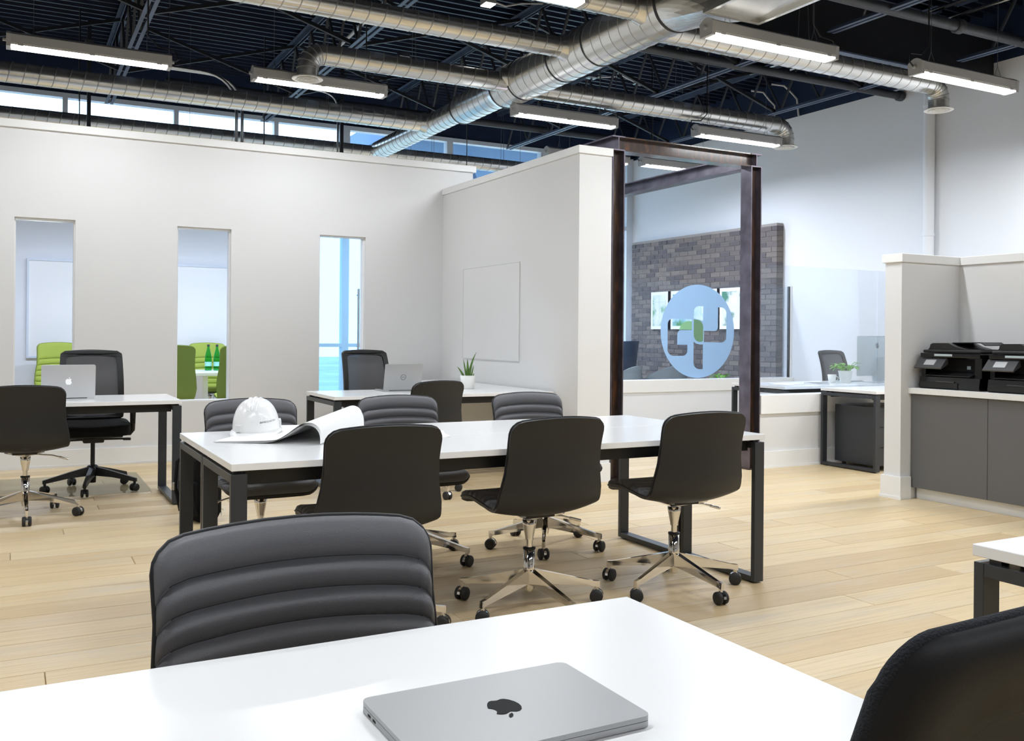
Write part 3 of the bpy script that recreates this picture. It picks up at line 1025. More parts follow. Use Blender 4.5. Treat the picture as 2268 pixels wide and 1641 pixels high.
# ================================================================== CEILING LAMPS
def make_lamp(x0, y, z, label, cool=False, wires=True, power=1.0):
    L = 1.22
    t = thing('ceiling_lamp', label, 'ceiling lamp', (x0 + L / 2, y, z), 0, 'linear ceiling lamps')
    prof = [(-.060, .006), (-.066, .02), (-.066, .085)] + [(-.066 + .132 * k / 8, .085 + .03 * math.sin(PI * k / 8)) for k in range(1, 8)] + [(.066, .085), (.066, .02), (.060, .006)]
    MB().prism(prof[::-1], -L / 2 + .03, L / 2 - .03, 'x').build('housing', 'lamp_housing', t)
    lp = [(-.059, .006), (-.054, -.006), (-.038, -.013), (.038, -.013), (.054, -.006), (.059, .006)]
    MB().prism(lp[::-1], -L / 2 + .035, L / 2 - .035, 'x').build('lens', 'lamp_lens_cool' if cool else 'lamp_lens', t)
    cp = [(-.064, -.010), (-.070, .085)] + [(-.070 + .14 * k / 8, .085 + .034 * math.sin(PI * k / 8)) for k in range(1, 8)] + [(.070, .085), (.064, -.010)]
    for s in (-1, 1):
        a, b = sorted((s * (L / 2 - .032), s * L / 2))
        c = MB().prism(cp[::-1], a, b, 'x').build('end_cap', 'lamp_housing', t)
        MB().tube([(s * L / 2, 0, .05), (s * (L / 2 + .025), 0, .05)], .014, 12).build('cable_gland', 'lamp_housing', c)
    for k in range(-3, 4, 3):
        MB().box(k * .17 - .02, k * .17 + .02, -.069, -.065, .0, .03).build('clip', 'lamp_housing', t)
        MB().box(k * .17 - .02, k * .17 + .02, .065, .069, .0, .03).build('clip', 'lamp_housing', t)
    top = 4.74 - z
    for s in (-1, 1):
        m = MB().tube([(s * .42, 0, .20), (s * .42, 0, top)], .0022, 6)
        m.tube([(s * .42, -.03, .112), (s * .42, 0, .20)], .002, 6)
        m.tube([(s * .42, .03, .112), (s * .42, 0, .20)], .002, 6)
        m.build('hanger_wire', 'wire_grey', t)
    s = 1 if wires is True else wires
    MB().tube([(s * (L / 2 + .02), 0, .05), (s * (L / 2 + .06), 0, .08), (s * (L / 2 + .03), .02, .16), (s * (L / 2 - .1), .02, .17), (s * .43, .015, .25), (s * .43, .015, top)], .006, 8).build('power_cord', 'cord_black', t)
    ld = bpy.data.lights.new('tube_light', 'AREA')
    ld.shape = 'RECTANGLE'
    ld.size, ld.size_y = L - .1, .1
    ld.energy = LAMP_W * power
    ld.color = COOL_COL if cool else LAMP_COL
    lo = bpy.data.objects.new('tube_light', ld)
    COL.objects.link(lo)
    lo.parent = t
    lo.location = (0, 0, -.016)
    return t
make_lamp(-.05, 8.30, 3.44, 'linear ceiling lamp at the far left of the picture', power=.72)
make_lamp(1.825, 8.215, 3.42, 'linear ceiling lamp beside the round vent of the short left duct', power=.78)
make_lamp(4.376, 8.18, 3.41, 'linear ceiling lamp just right of the diagonal main duct')
make_lamp(4.244, 5.10, 3.32, 'large near ceiling lamp beside the square end of the main duct', wires=1, power=1.3)
make_lamp(6.321, 5.045, 3.33, 'near ceiling lamp at the far right in front of the white wall', wires=-1, power=1.45)
make_lamp(6.564, 8.06, 3.42, 'ceiling lamp above the right end of the steel portal', wires=-1, power=1.2)
make_lamp(7.196, 9.92, 3.44, 'small ceiling lamp seen through the top of the steel portal', wires=-1, cool=True, power=1.5)
make_lamp(5.817, 10.0, 3.44, 'small ceiling lamp peeking over the whiteboard partition', cool=True, power=1.5)
# unseen lamps of the same kind around the viewpoint, added to light the office
for i, (x, y) in enumerate(((2.0, 5.07), (-.3, 5.07), (-2.5, 5.07), (-2.4, 8.2), (-2.5, 1.9), (-.3, 1.9), (2.0, 1.9), (4.2, 1.9), (6.6, 1.9), (-.3, -1.4), (2.0, -1.4), (4.2, -1.4))):
    make_lamp(x, y, 3.34, ['linear ceiling lamp above the meeting table, out of view', 'linear ceiling lamp above the left aisle, out of view', 'linear ceiling lamp over the left side, out of view', 'linear ceiling lamp left of the left desk, out of view',
                           'linear ceiling lamp left of the viewpoint', 'linear ceiling lamp above the laptop table', 'linear ceiling lamp above the near aisle', 'linear ceiling lamp above the near right desk', 'linear ceiling lamp near the printer counter end',
                           'linear ceiling lamp behind the viewpoint, left', 'linear ceiling lamp behind the viewpoint, middle', 'linear ceiling lamp behind the viewpoint, right'][i])
for i, x in enumerate((-.4, 1.6)):  # unseen bluish lamps added in place of daylight in the meeting room
    make_lamp(x, 11.2, 2.75, ['ceiling lamp inside the meeting room, left', 'ceiling lamp inside the meeting room, right'][i], cool=True, power=1.9)
for i, (x, y) in enumerate(((4.6, 11.9), (6.3, 11.9))):  # hidden lamps added to give the reception its bluish daylight
    make_lamp(x, y, 3.18, ['ceiling lamp of the reception behind the whiteboard partition, left', 'ceiling lamp of the reception behind the whiteboard partition, right'][i], cool=True, power=1.7)
for i, (x, y) in enumerate(((8.02, 5.05), (8.1, 1.9))):  # out-of-view lamps added to brighten the tall right wall
    make_lamp(x, y, 3.34, ['ceiling lamp right of the printer nook, out of view', 'ceiling lamp near the right wall behind the viewpoint'][i], wires=-1, power=1.4)

# ================================================================== DESKS
def make_desk(x0, x1, y0, y1, label, ends=(True, True), frames_y=None, hgt=.74, group=None):
    t = thing('desk', label, 'desk', (x0, y0, 0), 0, group)
    W, D = x1 - x0, y1 - y0
    MB().bbox(0, W, 0, D, hgt - .027, hgt, r=.0015, seg=1).build('desk_top', 'desk_white', t)
    zt = hgt - .04
    for xa in ([0.0] if ends[0] else []) + ([W - .06] if ends[1] else []):
        f = MB()
        yy0, yy1 = .004, D - .004
        f.bbox(xa, xa + .06, yy0, yy0 + .026, .008, zt, r=.0015, seg=1)
        f.bbox(xa, xa + .06, yy1 - .026, yy1, .008, zt, r=.0015, seg=1)
        f.bbox(xa, xa + .06, yy0 + .026, yy1 - .026, zt - .032, zt, r=.0015, seg=1)
        f.bbox(xa, xa + .06, yy0 + .026, yy1 - .026, .008, .034, r=.0015, seg=1)
        fo = f.build('leg_frame', 'desk_frame', t)
        for yf in (yy0 + .03, yy1 - .06):
            MB().box(xa + .012, xa + .048, yf, yf + .03, 0, .008).build('foot', 'rubber', fo)
            MB().box(xa + .015, xa + .045, yf, yf + .03, zt, hgt - .027).build('spacer', 'desk_frame', fo)
    MB().box(.06, W - .06, D * .10, D * .10 + .03, zt - .045, hgt - .0275).build('under_rail', 'black_plastic', t)
    MB().box(.06, W - .06, D * .85, D * .85 + .03, zt - .045, hgt - .0275).build('under_rail', 'black_plastic', t)
    return t
make_desk(.715, 3.31, 3.50, 4.088, 'front half of the long white meeting table, nearest the camera side chairs')
make_desk(.715, 3.31, 4.092, 4.685, 'rear half of the long white meeting table, carrying the hard hat')
make_desk(-.75, 1.07, 6.93, 7.67, 'white desk on the left holding the open silver laptop')
bd = make_desk(2.165, 4.10, 6.88, 7.64, 'white L-shaped desk in the corner by the whiteboard', ends=(True, True))
MB().bbox(3.42 - 2.165, 1.935, .762, 2.17, .713, .74, r=.0015, seg=1).build('return_top', 'desk_white', bd)
MB().box(3.48 - 2.165, 1.90, .80, 2.1, .66, .7125).build('return_rail', 'black_plastic', bd)
MB().box(3.42 - 2.165, 1.935, 2.06, 2.12, 0.0, .70).build('return_leg', 'desk_frame', bd)
MB().box(3.36 - 2.165, 1.90, .70, .72, .10, .69).build('modesty_panel', 'cabinet_white', bd)
make_desk(-.58, 1.013, .68, 1.428, 'near white table in the foreground with the closed laptop')
make_desk(2.005, 3.6, .70, 1.43, 'white table cut off at the right edge of the picture')
make_desk(6.865, 8.46, 5.86, 6.515, 'empty white desk with dark drawers beneath, before the glass')
make_desk(6.62, 8.98, 6.735, 7.50, 'white desk behind the glass with the desktop computer')
t = thing('meeting_room_table', 'white table with green bottles inside the meeting room', 'table', (2.55, 11.95, 0))
MB().bbox(-1.0, .75, -.5, .5, .70, .74, r=.004).build('table_top', 'desk_white', t)
for x in (-.5, .6):
    MB().bbox(x - .03, x + .03, -.4, .4, 0, .70, r=.004).build('panel_leg', 'desk_white', t)

# ================================================================== CONFERENCE CHAIR
def spline(P, n):
    out = []
    for i in range(len(P) - 1):
        p0, p1, p2, p3 = P[max(i - 1, 0)], P[i], P[i + 1], P[min(i + 2, len(P) - 1)]
        for k in range(n):
            t = k / n
            out.append(tuple(0.5 * ((2 * p1[j]) + (-p0[j] + p2[j]) * t + (2 * p0[j] - 5 * p1[j] + 4 * p2[j] - p3[j]) * t * t + (-p0[j] + 3 * p1[j] - 3 * p2[j] + p3[j]) * t ** 3) for j in range(2)))
    out.append(tuple(P[-1]))
    return out
class Shell:
    def __init__(self, P, widths, wraps):
        self.p = spline(P, 12)
        self.L = [0.0]
        for a, b in zip(self.p[:-1], self.p[1:]):
            self.L.append(self.L[-1] + math.dist(a, b))
        self.T = self.L[-1]
        self.w, self.k = widths, wraps
    def at(self, l):
        l = min(max(l, 0), self.T)
        i = 0
        lo, hi = 0, len(self.L) - 2
        while lo < hi:
            m = (lo + hi + 1) // 2
            if self.L[m] <= l: lo = m
            else: hi = m - 1
        i = lo
        f = (l - self.L[i]) / max(self.L[i + 1] - self.L[i], 1e-9)
        a, b = self.p[i], self.p[i + 1]
        i2, i0 = min(i + 2, len(self.p) - 1), max(i - 1, 0)
        tx, tz = self.p[i2][0] - self.p[i0][0], self.p[i2][1] - self.p[i0][1]
        d = math.hypot(tx, tz)
        tx, tz = tx / d, tz / d
        # travelling from seat front backwards then up: sitter is on the right-hand side
        return a[0] + (b[0] - a[0]) * f, a[1] + (b[1] - a[1]) * f, tz, -tx
    def lerp(self, tab, l):
        u = l / self.T
        for (a, va), (b, vb) in zip(tab[:-1], tab[1:]):
            if u <= b:
                return va + (vb - va) * (u - a) / (b - a)
        return tab[-1][1]
    def pt(self, l, s, off):
        y, z, ny, nz = self.at(l)
        o = off + self.lerp(self.k, l) * s * s
        return (s * self.lerp(self.w, l), y + ny * o, z + nz * o)
    def ends(self, s, r0, r1, crown):
        a = abs(s)
        def tr(r):
            w = .23
            q = 1 - r / w
            return 0 if a <= q else r * (1 - math.sqrt(max(0, 1 - ((a - q) / (1 - q)) ** 2)))
        return tr(r0), self.T - tr(r1) - crown * s * s

def caster(t, leg, x, y, ang, hood, wheel, r=.030):
    M = Matrix.Translation((x, y, 0)) @ Matrix.Rotation(ang, 4, 'Z')
    for s in (-1, 1):
        MB().lathe([(.004, -.010), (r * .8, -.010), (r, -.006), (r, .006), (r * .8, .010), (.004, .010)], 20, (s * .017, 0, r), M=M, axis='x').build('caster_wheel', wheel, leg)
    MB().tube([(0, 0, r + .012), (0, 0, .085)], .010, 12, M=M).build('caster_stem', hood, leg)
    MB().prism([(r * 1.02 * math.cos(PI * k / 8), r + r * 1.02 * math.sin(PI * k / 8)) for k in range(9)], -.0075, .0075, 'x', M=M).build('caster_hood', hood, leg)

def conf_base(t, mat='chrome', R=.325, rot=math.radians(-14), top=.43):
    MB().lathe([(.004, top - .035), (.032, top - .035), (.030, top - .06), (.019, top - .115), (.019, top - .125)], 20).build('column_head', mat, t)
    MB().tube([(0, 0, .24), (0, 0, top - .12)], .0145, 16).build('gas_lift', mat, t)
    MB().lathe([(.004, .075), (.018, .075), (.022, .095), (.022, .10), (.027, .105), (.027, .262), (.020, .264)], 24).build('column', mat, t)
    MB().lathe([(.015, .262), (.0285, .262), (.0285, .270), (.015, .272)], 20).build('collar', 'black_plastic', t)
    for k in range(5):
        a = rot + 2 * PI * k / 5
        M = Matrix.Rotation(a, 4, 'Z')
        vs_ = [(.012, -.016, .112), (.012, .016, .112), (.012, .014, .176), (.012, -.014, .176),
               (R - .02, -.011, .078), (R - .02, .011, .078), (R - .02, .009, .102), (R - .02, -.009, .102),
               (R + .012, -.010, .070), (R + .012, .010, .070), (R + .012, .008, .098), (R + .012, -.008, .098)]
        leg = MB().add(vs_, [(0, 1, 5, 4), (1, 2, 6, 5), (2, 3, 7, 6), (3, 0, 4, 7), (4, 5, 9, 8), (5, 6, 10, 9), (6, 7, 11, 10), (7, 4, 8, 11), (8, 9, 10, 11), (3, 2, 1, 0)], M=M).build('leg', mat, t)
        caster(t, leg, R * math.cos(a), R * math.sin(a), a + 1.1 + k * .9, mat, 'rubber')

def make_conf_chair(label, group, shell_mat, pad_mat, top=.875, high=False, base=True):
    t = thing('office_chair', label, 'chair', (0, 0, 0), 0, group)
    P = [(.300, .452), (.255, .474), (.14, .484), (.01, .468), (-.075, .452), (-.14, .452), (-.188, .478), (-.214, .528), (-.222, .60), (-.226, .68), (-.238, .77), (-.262, top)]
    if high:
        P = [(.26, .455), (.21, .478), (.11, .482), (.01, .470), (-.075, .456), (-.14, .458), (-.19, .486), (-.216, .54), (-.226, .63), (-.232, .74), (-.25, .90), (-.285, top)]
    sh = Shell(P, [(0, .215), (.2, .228), (.42, .246), (.54, .262), (.64, .256), (.74, .238), (.84, .233), (.92, .236), (1, .237)], [(0, .0), (.3, .012), (.5, .03), (.62, .04), (.8, .026), (1, .016)])
    first, step = (.070, .050) if not high else (.20, .07)
    gro = []
    l = sh.T - first
    while l > .07:
        gro.append(l); l -= step
    rows = {0.0, .008, .02, .04, sh.T - .004, sh.T - .012, sh.T - .03, sh.T - .055, sh.T}
    for g in gro:
        rows |= {g, g - .0018, g + .0018, g - .005, g + .005, g - .011, g + .011, g - .018, g + .018, g + step / 2}
    rows = sorted(r for r in rows if 0 <= r <= sh.T)
    def padoff(l):
        d = min((abs(l - g) for g in gro), default=1)
        return .0115 + .0155 * math.sqrt(max(0.0, min(1.0, (d - .0012) / .020)))
    cols = [-1, -.985, -.95, -.88, -.78, -.62, -.44, -.22, 0, .22, .44, .62, .78, .88, .95, .985, 1]
    def surf(off_fn):
        vs_ = []
        for l in rows:
            for s in cols:
                a, b = sh.ends(s, .075, .048, .024)
                ll = a + (b - a) * l / sh.T
                vs_.append(sh.pt(ll, s, off_fn(ll, s, l)))
        n = len(cols)
        fs = [(i * n + j, i * n + j + 1, (i + 1) * n + j + 1, (i + 1) * n + j) for i in range(len(rows) - 1) for j in range(n - 1)]
        return vs_, fs
    def front(ll, s, l):
        e = min(1, (1 - abs(s)) / .12)
        e2 = min(1, l / .03, (sh.T - l) / .03)
        k = math.sqrt(max(0, 1 - (1 - min(e, 1)) ** 2)) * math.sqrt(max(0, 1 - (1 - e2) ** 2))
        return .003 + (padoff(l) - .003) * k
    v1, f1 = surf(front)
    MB().add(v1, [q[::-1] for q in f1], True).build('cushion', pad_mat, t)
    sm = MB()
    for g in gro:
        ep = lambda s: (lambda ab: ab[0] + (ab[1] - ab[0]) * g / sh.T)(sh.ends(s, .075, .048, .024))
        sm.tube([sh.pt(ep(s), s, .0118) for s in [-.90 + .15 * q for q in range(13)]], .0014, 5)
    sm.build('seam', 'stitch', t)
    v2, f2 = surf(lambda ll, s, l: -.011 - .004 * (1 - s * s))
    mb = MB().add(v2, f2, True)
    v3, _ = surf(lambda ll, s, l: .003)
    n, m = len(cols), len(rows)
    ring = [i * n for i in range(m)] + [(m - 1) * n + j for j in range(1, n)] + [i * n + n - 1 for i in range(m - 2, -1, -1)] + [j for j in range(n - 2, 0, -1)]
    K = len(ring)
    mb.add([v2[i] for i in ring] + [v3[i] for i in ring], [(i, (i + 1) % K, K + (i + 1) % K, K + i) for i in range(K)], True)
    mb.build('shell', shell_mat, t)
    pts = [v3[i] for i in ring]
    MB().tube(pts + [pts[0]], .0042, 6, caps=False).build('piping', shell_mat, t)
    if base:
        br = MB()
        br.bbox(-.075, .075, -.10, .10, .418, .446, r=.006)
        br.build('mount_plate', 'black_plastic', t)
        bb = MB()
        for sx in (-1, 1):
            for sy in (-1, 1):
                bb.bar((0, 0, .40), (sx * .105, sy * .12, .438), .026, .012)
        bb.build('bracket', 'chrome', t)
        MB().tube([(.02, 0, .415), (.16, -.02, .40), (.20, -.025, .388)], .0045, 8).tube([(.20, -.025, .388), (.255, -.032, .372)], .0065, 8).build('height_lever', 'chrome', t)
        conf_base(t)
    return t
G1 = 'black leather chairs around the meeting table'
cc = make_conf_chair('black leather office chair at the near left of the meeting table, seen from behind', G1, 'leather_shell', 'leather_pad')
cc.location = (1.27, 3.62, 0)
dup(cc, (2.06, 3.66, 0), 0.03, 'black leather office chair at the near middle of the meeting table, seen from behind', G1)
dup(cc, (2.85, 3.63, 0), -0.02, 'black leather office chair at the near right of the meeting table, seen from behind', G1)
dup(cc, (1.11, 4.72, 0), PI, 'ribbed grey-black office chair behind the white hard hat', G1)
dup(cc, (1.92, 4.70, 0), PI, 'ribbed grey-black office chair on the far side of the meeting table, middle', G1)
dup(cc, (2.74, 4.68, 0), PI, 'ribbed grey-black office chair on the far side of the meeting table, right', G1)
dup(cc, (.09, 6.90, 0), -0.05, 'black leather office chair cut by the left edge, facing the left desk')
dup(cc, (2.76, 6.62, 0), 0.22, 'black leather office chair tucked against the corner desk')
fg = dup(cc, (.447, 1.375, 0), PI, 'large ribbed black office chair in the foreground behind the near table')
fg.scale = (1.03, 1.03, 1.025)

G2 = 'green meeting room chairs'
gc = make_conf_chair('green high-back chair seen through the leftmost glass slot', G2, 'green_fabric_dark', 'green_fabric', top=1.075, high=True)
gc.location = (.52, 12.62, 0)
gc.rotation_euler.z = PI
dup(gc, (2.32, 12.72, 0), PI, 'green chair facing us behind the two green bottles', G2)
dup(gc, (1.57, 11.05, 0), 0, 'green chair with its back to us, left of the green bottles', G2)
dup(gc, (2.32, 11.10, 0), 0, 'green chair with its back to us, right of the green bottles', G2)

# ================================================================== TASK CHAIR (mesh back)
def task_base(t, R=.33, rot=math.radians(6), mat='black_plastic'):
    MB().tube([(0, 0, .16), (0, 0, .40)], .016, 16).build('gas_lift', mat, t)
    MB().lathe([(.004, .06), (.024, .06), (.026, .12), (.040, .13), (.040, .185), (.028, .195), (.004, .195)], 24).build('hub', mat, t)
    for k in range(5):
        a = rot + 2 * PI * k / 5
        M = Matrix.Rotation(a, 4, 'Z')
        vs_ = [(.02, -.024, .115), (.02, .024, .115), (.02, .018, .185), (.02, -.018, .185),
               (.16, -.021, .105), (.16, .021, .105), (.16, .015, .150), (.16, -.015, .150),
               (R + .015, -.014, .072), (R + .015, .014, .072), (R + .015, .010, .098), (R + .015, -.010, .098)]
        leg = MB().add(vs_, [(0, 1, 5, 4), (1, 2, 6, 5), (2, 3, 7, 6), (3, 0, 4, 7), (4, 5, 9, 8), (5, 6, 10, 9), (6, 7, 11, 10), (7, 4, 8, 11), (8, 9, 10, 11), (3, 2, 1, 0)], M=M).build('leg', mat, t)
        caster(t, leg, R * math.cos(a), R * math.sin(a), a + .7 + k, mat, mat, r=.029)
def back_y(z):
    u = (z - .52) / .54
    return -.235 - .02 * math.sin(PI * min(max(u, 0), 1)) * -1 - .075 * u * u
def cushion_mesh(w, d, z0, z1, wav=.02):
    bm = bmesh.new()
    bmesh.ops.create_cube(bm, size=1.0)
    bmesh.ops.subdivide_edges(bm, edges=list(bm.edges), cuts=7, use_grid_fill=True)
    for v in bm.verts:
        x, y, z = v.co * 2
        # superellipse plan, domed section
        n = 5.0
        r = max(abs(x), abs(y), 1e-6)
        k = r / max((abs(x) ** n + abs(y) ** n) ** (1 / n), 1e-6)
        x, y = x * k, y * k
        edge = max(0.0, 1 - max(abs(x), abs(y)) ** 6)
        zz = z * (.45 + .55 * math.sqrt(edge))
        px, py = x * w / 2, y * d / 2
        pz = (z0 + z1) / 2 + zz * (z1 - z0) / 2 + wav * (x * x) * .6 - wav * max(0, y) ** 3 * 1.3
        v.co = Vector((px, py, pz))
    mb = MB()
    bm.verts.index_update()
    mb.add([v.co.copy() for v in bm.verts], [[v.index for v in f.verts] for f in bm.faces], True)
    bm.free()
    return mb
def make_task_chair(label, group):
    t = thing('task_chair', label, 'chair', (0, 0, 0), 0, group)
    cushion_mesh(.52, .50, .435, .525, .02).build('seat', 'fabric_black', t)
    MB().bbox(-.20, .20, -.19, .19, .415, .440, r=.008).build('seat_pan', 'black_plastic', t)
    MB().bbox(-.075, .075, -.11, .12, .372, .416, r=.012).build('mechanism', 'black_plastic', t)
    for s in (-1, 1):
        MB().bar((s * .06, .05, .394), (s * .25, .06, .392), .016, .014).bar((s * .21, .058, .390), (s * .265, .061, .388), .026, .018).build('control_lever', 'black_plastic', t)
    # back frame ring and mesh
    def outline(m):
        z0, z1 = .52 + m, 1.062 - m
        pts = []
        def wx(z):
            u = (z - .52) / .54
            return .232 + .006 * math.sin(PI * u) - .010 * u - m
        N = 26
        r = .032 - m * .2
        right = []
        for k in range(N + 1):
            z = z0 + (z1 - z0) * k / N
            cut = 0
            for zz in (z0, z1):
                d = abs(z - zz)
                if d < r: cut = max(cut, r - math.sqrt(max(0, r * r - (r - d) ** 2)))
            right.append((wx(z) - cut, z))
        top = [(right[-1][0] * (1 - 2 * k / 12), z1 + .010 * math.sin(PI * k / 12)) for k in range(1, 12)]
        left = [(-a, b) for a, b in right[::-1]]
        bot = [(-right[0][0] * (1 - 2 * k / 12), z0 - .012 * math.sin(PI * k / 12)) for k in range(1, 12)]
        return right + top + left + bot
    fr = MB().flat([outline(0), outline(.042)], -.016, .016)
    def warp(mb):
        nv = []
        for x, z, d in mb.v:
            nv.append((x, back_y(z) + .45 * x * x + d, z))
        mb.v = nv
        mb.f = [q[::-1] for q in mb.f]
        return mb
    warp(fr).build('back_frame', 'black_plastic', t)
    inner = outline(.036)
    zmin, zmax = min(b for a, b in inner), max(b for a, b in inner)
    MB().grid(lambda u, v: ((v * 2 - 1) * .196, back_y(zmin + (zmax - zmin) * u) + .45 * ((v * 2 - 1) * .196) ** 2, zmin + (zmax - zmin) * u), 16, 8).build('mesh_panel', 'mesh_fabric', t)
    y0 = back_y(.60) - .03
    MB().bar((0, -.10, .400), (0, y0 + .005, .47), .07, .03).bar((0, y0 + .005, .46), (0, y0 - .004, .66), .085, .022, up=(0, 1, 0)).bar((0, y0 - .004, .62), (-.20, back_y(.69) - .002, .69), .04, .02, up=(0, 1, 0)).bar((0, y0 - .004, .62), (.20, back_y(.69) - .002, .69), .04, .02, up=(0, 1, 0)).build('back_support', 'black_plastic', t)
    for s in (-1, 1):
        a = MB().tube([(s * .19, .0, .425), (s * .265, .0, .425), (s * .283, .0, .45), (s * .285, .0, .60)], [.014, .016, .018, .022], 12)
        a.bbox(s * .285 - .016, s * .285 + .016, -.03, .03, .50, .535, r=.004)
        ao = a.build('armrest', 'black_plastic', t)
        MB().bbox(s * .285 - .042, s * .285 + .042, -.12, .13, .60, .628, r=.012, seg=3).build('arm_pad', 'black_plastic', ao)
    task_base(t)
    return t
G3 = 'black mesh-back task chairs'
tc1 = make_task_chair('black mesh-back task chair behind the open silver laptop on the left', G3)
tc1.location = (.56, 7.83, .003)
tc1.rotation_euler.z = PI - .02
dup(tc1, (2.93, 8.03, 0), PI + .12, 'black mesh-back task chair behind the grey laptop at the corner desk', G3)
dup(tc1, (8.62, 7.72, 0), PI + .1, 'mesh-back task chair behind the glass next to the desktop computer', G3)

# ---- padded chair at the lower right corner
t = thing('padded_chair', 'black padded chair at the lower right corner, seen from behind', 'chair', (.872, .575, 0), 0.0)
def pad_outline(m, top=.985, bot=.43):
    w1, w0 = .240 - m, .285 - m
    r = .050
    pts = []
    zt, zb = top - m, bot + m
    n = 10
    for k in range(n + 1):
        z = zb + .06 + (zt - r - zb - .06) * k / n
        u = (z - bot) / (top - bot)
        pts.append((w0 + (w1 - w0) * u, z))
    pts += [(w1 - r + r * math.cos(PI / 2 * k / 8), zt - r + r * math.sin(PI / 2 * k / 8)) for k in range(1, 9)]
    c = len(pts)
    right = pts
    top_ = [(right[-1][0] * (1 - 2 * k / 14), zt + .010 * math.sin(PI * k / 14)) for k in range(1, 14)]
    left = [(-a, b) for a, b in right[::-1]]
    bot_ = [(-right[0][0] * (1 - 2 * k / 14), zb + .06 - .06 * math.sin(PI * k / 14)) for k in range(1, 14)]
    return right + top_ + left + bot_
def pad_warp(mb):
    nv = []
    for x, z, d in mb.v:
        u = (z - .43) / .55
        nv.append((x, -.075 * u + .30 * x * x + .03 * math.sin(PI * u) + d, z))
    mb.v = nv
    mb.f = [q[::-1] for q in mb.f]
    return mb
def ringslab(steps, cap0=True, cap1=True):
    # steps: (inset, depth) rings joined into a rounded slab
    mb = MB()
    rings = [[(a, b, d) for a, b in pad_outline(m)] for m, d in steps]
    n = len(rings[0])
    vs_ = [p for r_ in rings for p in r_]
    fs = [(i * n + k, i * n + (k + 1) % n, (i + 1) * n + (k + 1) % n, (i + 1) * n + k) for i in range(len(rings) - 1) for k in range(n)]
    mb.add(vs_, fs, True)
    for r_, flip in ((rings[0], True), (rings[-1], False)):
        tri = tessellate_polygon([[Vector((a, b, 0)) for a, b, d in r_]])
        mb.add(r_, [q if flip else q[::-1] for q in tri], True)
    return mb
pad_warp(ringslab([(.03, -.006), (.006, -.005), (.001, -.001), (0, .004), (.001, .009), (.006, .015), (.02, .021), (.06, .026)])).build('back_pad', 'fabric_weave', t)
pad_warp(ringslab([(.095, -.010), (.075, -.012), (.068, -.022), (.030, -.026), (.009, -.021), (.003, -.003)])).build('back_shell', 'shell_plastic', t)
cushion_mesh(.52, .50, .43, .51, .015).build('seat', 'fabric_weave', t)
for o in list(t.children)[-1:]:
    o.location = (0, .27, 0)
MB().bar((0, .15, .40), (0, -.02, .44), .08, .03).bar((0, -.02, .43), (0, .02, .62), .08, .02, up=(0, 1, 0)).build('back_support', 'black_plastic', t)
bt = MB().bbox(-.08, .08, .15, .38, .37, .43, r=.01).build('mechanism', 'black_plastic', t)
n0 = len(t.children)
before = set(t.children)
task_base(t, rot=.1)
for ch in t.children:
    if ch not in before: ch.location = (0, .27, 0)

# ================================================================== LAPTOPS, COMPUTER
def apple_loops(sz):
    body = [(0, .36), (.07, .40), (.16, .45), (.26, .455), (.36, .41), (.425, .345)]
    body += [(.60 - .27 * math.cos(a), .13 + .255 * math.sin(a)) for a in [1.0 - 2.0 * k / 8 for k in range(0, 9)]][1:-1]
    body += [(.47, -.11), (.42, -.27), (.34, -.42), (.24, -.525), (.15, -.545), (.07, -.515), (0, -.50), (-.07, -.515), (-.15, -.545), (-.25, -.52), (-.35, -.41), (-.44, -.22), (-.475, -.02), (-.455, .18), (-.38, .34), (-.27, .435), (-.16, .445), (-.07, .395)]
    leaf = [(.01, .47), (.02, .58), (.09, .69), (.20, .745), (.195, .64), (.13, .53)]
    return [(a * sz, b * sz) for a, b in body], [(a * sz, b * sz) for a, b in leaf]
def apple(parent, sz, mat, M):
    b, l = apple_loops(sz)
    mb = MB().flat([b], 0, .0006, M=M)
    mb.flat([l[::-1]], 0, .0006, M=M)
    return mb.build('apple_emblem', mat, parent)

# closed laptop in the foreground
t = thing('laptop', 'closed grey laptop with a black emblem on the near table', 'laptop', (.552, 1.043, .74))
w, d = .304, .2125
MB().flat([rrect(-w/2, w/2, -d/2, d/2, .012)], .0012, .0085).build('base', 'aluminium_dark', t)
lid = MB().flat([rrect(-w/2, w/2, -d/2, d/2, .012)], .0092, .0152).build('lid', 'aluminium_dark', t)
apple(lid, .044, 'logo_black', Matrix.Translation((0, -.002, .0152)) @ Matrix.Rotation(PI, 4, 'Z'))
for x in (-.12, .12):
    for y in (-.08, .08):
        MB().lathe([(.008, 0), (.008, .0013)], 12, (x, y, 0)).build('foot', 'rubber', t)
for k in range(2):
    MB().box(-w/2 - .0003, -w/2 + .001, .05 + k * .018, .06 + k * .018, .003, .006).build('port', 'dark_void', t)

